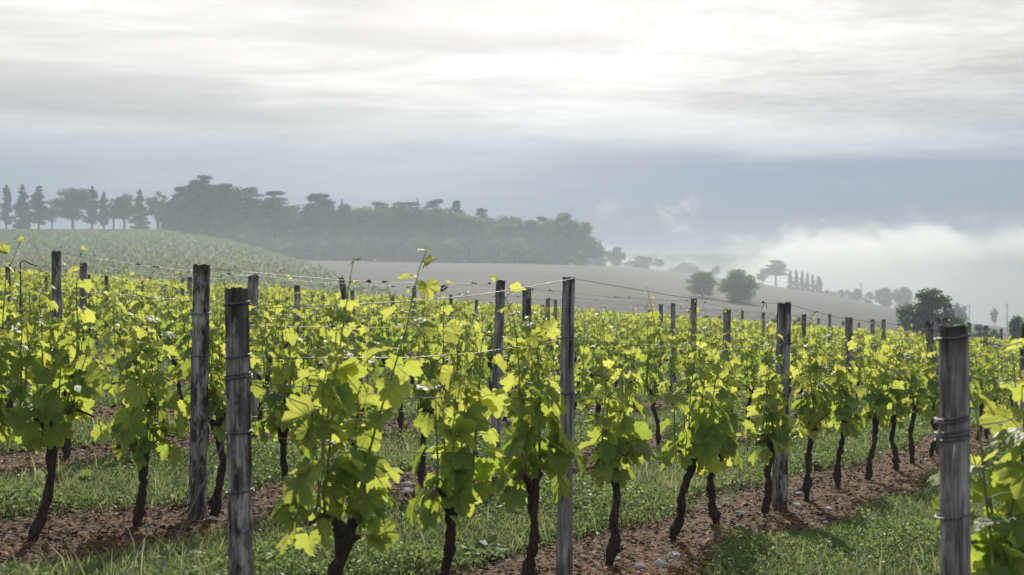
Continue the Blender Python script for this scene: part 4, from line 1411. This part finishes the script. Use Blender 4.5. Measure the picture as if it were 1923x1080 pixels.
# under-storey and front edge: many crowns close together
T2 = []
for i, (px, yt) in enumerate([(330, 385), (352, 368), (372, 362), (395, 360), (418, 362), (440, 362), (462, 378), (486, 384), (510, 386), (535, 384), (552, 392), (575, 392), (600, 386), (625, 392), (650, 394), (668, 384), (692, 382), (712, 388), (735, 384), (758, 386), (780, 388), (802, 386), (826, 388), (846, 392), (870, 396), (892, 402), (914, 406), (938, 412), (960, 406), (985, 412), (1008, 412), (1034, 408), (1062, 412), (1084, 424)]):
    tree('dense', px + R.uniform(-5, 5), yt - 15 + R.uniform(-7, 7), R.uniform(74, 104), 446 - .02 * (px - 330) + R.uniform(-5, 6), 'dark rounded tree inside the wooded slope below the cedar tops', 'trees inside the wooded slope')
FRONT = [(440, 432, 56, 424, 'light green bush where the wood meets the green hill'), (468, 420, 74, 420, 'large light green bush at the corner of the hill field'), (515, 443, 58, 418, 'rounded grey-green bush right of the large light one'), (560, 449, 58, 416, 'pale low bush beside the start of the ploughed field'),
         (606, 440, 56, 416, 'mid green bush below the peaked cedar'), (650, 430, 60, 416, 'tall green bush below the thin ragged conifer'), (695, 440, 54, 415, 'bushy tree at the field edge below the domed cedars'), (738, 446, 50, 414, 'low bush at the field edge, left of the pale tall one'), (785, 426, 66, 414, 'pale tall bushy tree on the field edge at the centre of the wood'),
         (838, 440, 56, 412, 'rounded bushy tree under the umbrella-shaped cedar'), (880, 432, 56, 412, 'bushy tree under the wind-swept cedar'), (925, 440, 56, 410, 'grey-green bush at the field edge right of centre'), (968, 436, 54, 410, 'rounded bush below the pointed tree'), (1010, 440, 56, 408, 'rounded bush left of the big end tree'), (1092, 462, 44, 408, 'bush at the foot of the big end tree')]
for i, (px, yt, w, Y, lab) in enumerate(FRONT): tree('bush' if i % 3 else 'dense', px, yt, w * 1.15, Y, lab, GF, .5)
for px, yt, w, Y in [(395, 442, 40, 440), (420, 446, 40, 434), (585, 468, 40, 410), (632, 466, 40, 410), (675, 468, 40, 410), (720, 470, 40, 408), (765, 470, 44, 408), (815, 472, 40, 408), (860, 470, 44, 406), (900, 470, 40, 406), (945, 474, 40, 404), (990, 474, 44, 404), (1030, 476, 40, 402), (1065, 478, 44, 402), (1120, 484, 40, 404)]:
    tree('bush', px, yt, w, Y, 'low rounded bush of the ragged hedge edging the ploughed field', 'low bushes edging the ploughed field', .5)
T3 = [('dense', 1207, 477, 54, 402, 'hazy rounded tree beyond the ploughed field, left of the barn roof'), ('bush', 1184, 486, 40, 404, 'hazy bush between the last dark tree and the hazy rounded tree'), ('round', 1236, 484, 28, 402, 'small hazy tree just left of the barn roof'),
      ('bush', 1262, 498, 22, 398, 'faint hazy bush beside the barn'), ('dense', 1319, 499, 74, 226, 'pale hazy round tree standing in the ploughed field'), ('dense', 1388, 493, 94, 216, 'pale hazy taller tree standing in the ploughed field beside the round one'),
      ('round', 1345, 497, 22, 392, 'small hazy treetop between the two pale field trees'), ('umbrella', 1457, 488, 54, 372, 'hazy umbrella-shaped cedar on the field crest'), ('round', 1432, 505, 30, 374, 'hazy tree left of the umbrella-shaped crest cedar'),
      ('cypress', 1484, 507, 12, 366, 'first small cypress of the row on the crest'), ('cypress', 1495, 505, 12, 366, 'second small cypress of the row on the crest'), ('cypress', 1506, 508, 12, 365, 'third small cypress of the row on the crest'), ('cypress', 1516, 511, 11, 365, 'fourth small cypress of the row on the crest'), ('cypress', 1526, 514, 10, 364, 'last small cypress of the row on the crest'),
      ('dense', 1537, 515, 20, 362, 'small round tree ending the cypress row'), ('dense', 1610, 536, 24, 352, 'small hazy tree beside the low farm building'), ('bush', 1632, 542, 30, 346, 'hazy hedge bush right of the low farm building'), ('dense', 1661, 534, 46, 336, 'hazy rounded tree on the crest, left of a pair'), ('dense', 1696, 531, 50, 332, 'hazy rounded tree on the crest, right of a pair'),
      ('dense', 1745, 531, 146, 132, 'big dark round tree rising right behind the vineyard'), ('bush', 1800, 557, 40, 230, 'hazy bush partly hidden by the big dark round tree'), ('bush', 1462, 580, 62, 118, 'dark bush behind the vines left of the slim dark post'), ('bush', 1508, 584, 50, 116, 'dark bush behind the vines right of the slim dark post'),
      ('round', 1867, 576, 20, 262, 'lone small round tree on the bare slope at right'), ('dense', 1912, 582, 54, 120, 'dark tree at the right border behind the vines'), ('bush', 1850, 598, 74, 128, 'grey-green bush behind the vines at right'), ('bush', 1800, 600, 50, 140, 'low bush right of the big dark round tree')]
for a in T3: tree(*a, group='trees scattered over the valley side')

# hill vine rows: thousands of small plants, one mass
def hill_rows():
    rng = np.random.default_rng(9)
    P = []
    for Y0 in np.arange(60, 640, 2.1):
        Xs = np.arange(-260, 20, 1.15)
        Xs = Xs + rng.uniform(-.4, .4, len(Xs))
        Ys = Y0 + Xs * .42 + rng.uniform(-.35, .35, len(Xs))
        px = CX + F * Xs / Ys
        rc = np.interp(px, XS, RC)
        ok = (Xs < E_A * Ys + E_B + 2.5 - 9.0 * rng.random(len(Xs)) ** 1.6) & (px > -60) & (px < 760) & (Ys < rc + 3) & (Ys > 116)
        P.append(np.stack([Xs[ok], Ys[ok]], -1))
    P = np.concatenate(P)
    n = len(P)
    print('hill plants', n)
    c = np.stack([P[:, 0], P[:, 1], terrain(P[:, 0], P[:, 1]) + .35], -1)
    V, Fc, T = [], [], []
    for q in range(2):
        cc = c + rng.normal(0, .12, (n, 3))
        nn = norm(rng.normal(0, .8, (n, 3)) + np.array((0, 0, .35)))
        td = norm(np.cross(nn, rng.normal(0, 1, (n, 3)))); sd = np.cross(nn, td)
        s = rng.uniform(.18, .42, (n, 1))
        V.append(np.stack([cc - td * s, cc + sd * s * .8, cc + td * s, cc - sd * s * .8], 1).reshape(-1, 3))
        Fc.append(np.arange(n)[:, None] * 4 + np.array([0, 1, 2, 3]) + q * 4 * n)
        T.append(np.repeat(rng.uniform(0, 1, n), 4))
    o = link_mesh('hill_vines', np.concatenate(V), np.concatenate(Fc), [M['hill_leaf']], attrs={'tint': np.concatenate(T)})
    tag(o, 'thousands of young vines covering the green hill below the trees', 'vines', kind='stuff')
hill_rows()

# far woods on the ridge across the valley
def far_wood():
    rng = np.random.default_rng(21)
    C, Rd = [], []
    for _ in range(420):
        Y = rng.uniform(1090, 1210)
        px = rng.uniform(1150, 2000)
        x = (px - CX) / F * Y
        C.append((x, Y, gz(x, Y) + rng.uniform(1, 4))); Rd.append(rng.uniform(4, 7))
    v, f, t = clumps(C, Rd, 1.6, 2.2, rng, .8)
    o = link_mesh('distant_wood', v, f, [M['tree_leaf']], attrs={'tint': t})
    tag(o, 'wooded ridge fading into mist across the valley', 'wood', kind='stuff')
far_wood()

# ------------------------------------------------------------------ farm buildings and poles
def house(px, ybase_Y, w, d, hw, hr, label, rz=.2):
    Y = ybase_Y
    x = (px - CX) / F * Y
    z = gz(x, Y)
    e = empty('farm_building', (x, Y, z), rz)
    tag(e, label, 'building')
    mb = MB(); mb.box((-w / 2, -d / 2, -1.5), (w / 2, d / 2, hw))
    mb.poly([(-w / 2, -d / 2, hw), (-w / 2, d / 2, hw), (-w / 2, 0, hw + hr - .05)]); mb.poly([(w / 2, -d / 2, hw), (w / 2, d / 2, hw), (w / 2, 0, hw + hr - .05)])
    mb.build('wall', [M['plaster']], e, False)
    rb = MB()
    ov = .4
    for s in (-1, 1):
        a = [(-w / 2 - ov, s * (d / 2 + ov), hw - .15), (w / 2 + ov, s * (d / 2 + ov), hw - .15), (w / 2 + ov, 0, hw + hr), (-w / 2 - ov, 0, hw + hr)]
        rb.poly(a); rb.poly([(p[0], p[1], p[2] + .18) for p in a][::-1])
        for i in range(4):
            p, q = a[i], a[(i + 1) % 4]
            rb.poly([p, q, (q[0], q[1], q[2] + .18), (p[0], p[1], p[2] + .18)])
    rb.build('roof', [M['tile']], e, False)
    db = MB(); db.box((-.6 + w * .15, -d / 2 - .06, -.2), (.6 + w * .15, -d / 2 + .05, 2.1)); db.build('door', [M['dark_open']], e, False)
    for wx in (-.3, .35):
        wb = MB(); wb.box((w * wx - .45, -d / 2 - .05, .9), (w * wx + .45, -d / 2 + .05, 2.0)); wb.build('window', [M['dark_open']], e, False)
house(1291, 412, 4.6, 5, 1.6, 1.5, 'hazy barn with a gabled roof behind the two pale field trees', .9)
house(1566, 362, 8, 4, .9, .6, 'low farm building on the crest right of the cypress row', .05)
house(1590, 358, 5, 4, .8, .5, 'small low shed at the right end of the farm building', -.05)

def pole(px, ytop, Y, label, arm=True):
    x = (px - CX) / F * Y
    z = gz(x, Y)
    h = CAM_Z - (ytop - CY) / F * Y - z
    e = empty('utility_pole', (x, Y, z))
    tag(e, label, 'utility pole', 'utility poles on the valley side')
    mb = MB(); mb.tube([(0, 0, -.4), (0, 0, h)], [.11, .08], 8); mb.build('shaft', [M['trunk']], e)
    mb = MB(); mb.box((-.5, -.17, h - .42), (.5, -.09, h - .34)); mb.build('crossarm', [M['trunk']], e, False)
    ib = MB()
    for q in (-.42, 0, .42): ib.tube([(q, -.14, h - .34), (q, -.14, h - .12)], [.05, .04], 6)
    ib.build('insulators', [M['stone']], e)
pole(1617, 531, 352, 'hazy utility pole beside the low farm building')
pole(1891, 570, 245, 'utility pole right of the lone small tree')
pole(1820, 571, 280, 'utility pole left of the lone small tree')

# ------------------------------------------------------------------ haze and valley fog
def box_obj(name, lo, hi):
    mb = MB(); mb.box(lo, hi)
    return mb.build(name, [], None, False)

HAZE = 0.00115
zmin = float(GZ.min())
hz = box_obj('haze', (-2700, -220, zmin - 1.5), (2700, 3100, 62.0))
tag(hz, 'thin morning haze over the whole valley', kind='stuff')
m = bpy.data.materials.new('haze')
m.use_nodes = True
nt = NT(m.node_tree); nt.n.clear()
out = nt.add('ShaderNodeOutputMaterial')
pv = nt.add('ShaderNodeVolumePrincipled')
pv.inputs['Color'].default_value = (0.325, 0.385, 0.45, 1)
pv.inputs['Density'].default_value = HAZE
pv.inputs['Anisotropy'].default_value = 0.35
nt.l.new(pv.outputs[0], out.inputs['Volume'])
hz.data.materials.append(m)

fg = box_obj('fog_bank', (8, 552, -45), (415, 855, 61))
tag(fg, 'white fog bank rising out of the valley behind the ploughed field', 'fog', kind='stuff')
m = bpy.data.materials.new('fog')
m.use_nodes = True
nt = NT(m.node_tree); nt.n.clear()
out = nt.add('ShaderNodeOutputMaterial')
pv = nt.add('ShaderNodeVolumePrincipled')
pv.inputs['Color'].default_value = (0.965, 0.965, 0.965, 1)
pv.inputs['Anisotropy'].default_value = 0.5
pos = nt.add('ShaderNodeNewGeometry').outputs['Position']
x, y, z = nt.sep(pos)[0:3]
n1 = nt.noise(nt.vmath('MULTIPLY', pos, (1.0, .55, 1.5)), .017, 5, .6, .6)
n2 = nt.noise(nt.vmath('MULTIPLY', pos, (1.0, .6, 1.3)), .055, 5, .62, .8)
# the bank's top rises towards the right and billows
top = nt.math('ADD', nt.smooth(x, 60.0, 200.0, 12.0, 27.0), nt.math('MULTIPLY', nt.math('SUBTRACT', n1, .5), 78.0))
top = nt.math('ADD', top, nt.math('MULTIPLY', nt.math('SUBTRACT', n2, .5), 58.0))
dens = nt.smooth(nt.math('SUBTRACT', top, z), 0.0, 9.0)
ex = nt.math('MULTIPLY', nt.smooth(x, 10.0, 60.0), nt.smooth(x, 300.0, 410.0, 1.0, 0.0))
ey = nt.math('MULTIPLY', nt.smooth(y, 560.0, 625.0), nt.smooth(y, 760.0, 850.0, 1.0, 0.0))
et = nt.smooth(z, 46.0, 60.0, 1.0, 0.0)
dn = nt.math('MULTIPLY', nt.math('MULTIPLY', dens, et), nt.math('MULTIPLY', ex, ey))
nt.l.new(nt.math('ADD', nt.math('MULTIPLY', dn, nt.math('MULTIPLY', nt.smooth(n1, .32, .6, .0035, .018), nt.math('SUBTRACT', 1.0, nt.math('MULTIPLY', nt.smooth(x, 150.0, 230.0, 0.0, 0.93), nt.smooth(z, 12.0, 26.0, 1.0, 0.0))))), 0.0), pv.inputs['Density'])
nt.l.new(pv.outputs[0], out.inputs['Volume'])
m.cycles.volume_step_rate = 0.22
fg.data.materials.append(m)
def mist_layer(lo, hi, dens, label):
    o = box_obj('valley_mist', lo, hi)
    tag(o, label, kind='stuff')
    m = bpy.data.materials.new('valley_mist')
    m.use_nodes = True
    nt = NT(m.node_tree); nt.n.clear()
    out = nt.add('ShaderNodeOutputMaterial')
    pv = nt.add('ShaderNodeVolumePrincipled')
    pv.inputs['Color'].default_value = (0.60, 0.64, 0.67, 1)
    pv.inputs['Density'].default_value = dens
    pv.inputs['Anisotropy'].default_value = 0.3
    nt.l.new(pv.outputs[0], out.inputs['Volume'])
    o.data.materials.append(m)
mist_layer((-95, 170, -42), (300, 540, 15), 0.0008, 'pale mist lying low before the wood and over the ploughed slope')
mist_layer((18, 140, -41), (290, 538, 9), 0.0016, 'denser mist pooled over the right valley side')
print('objects', len(bpy.data.objects))
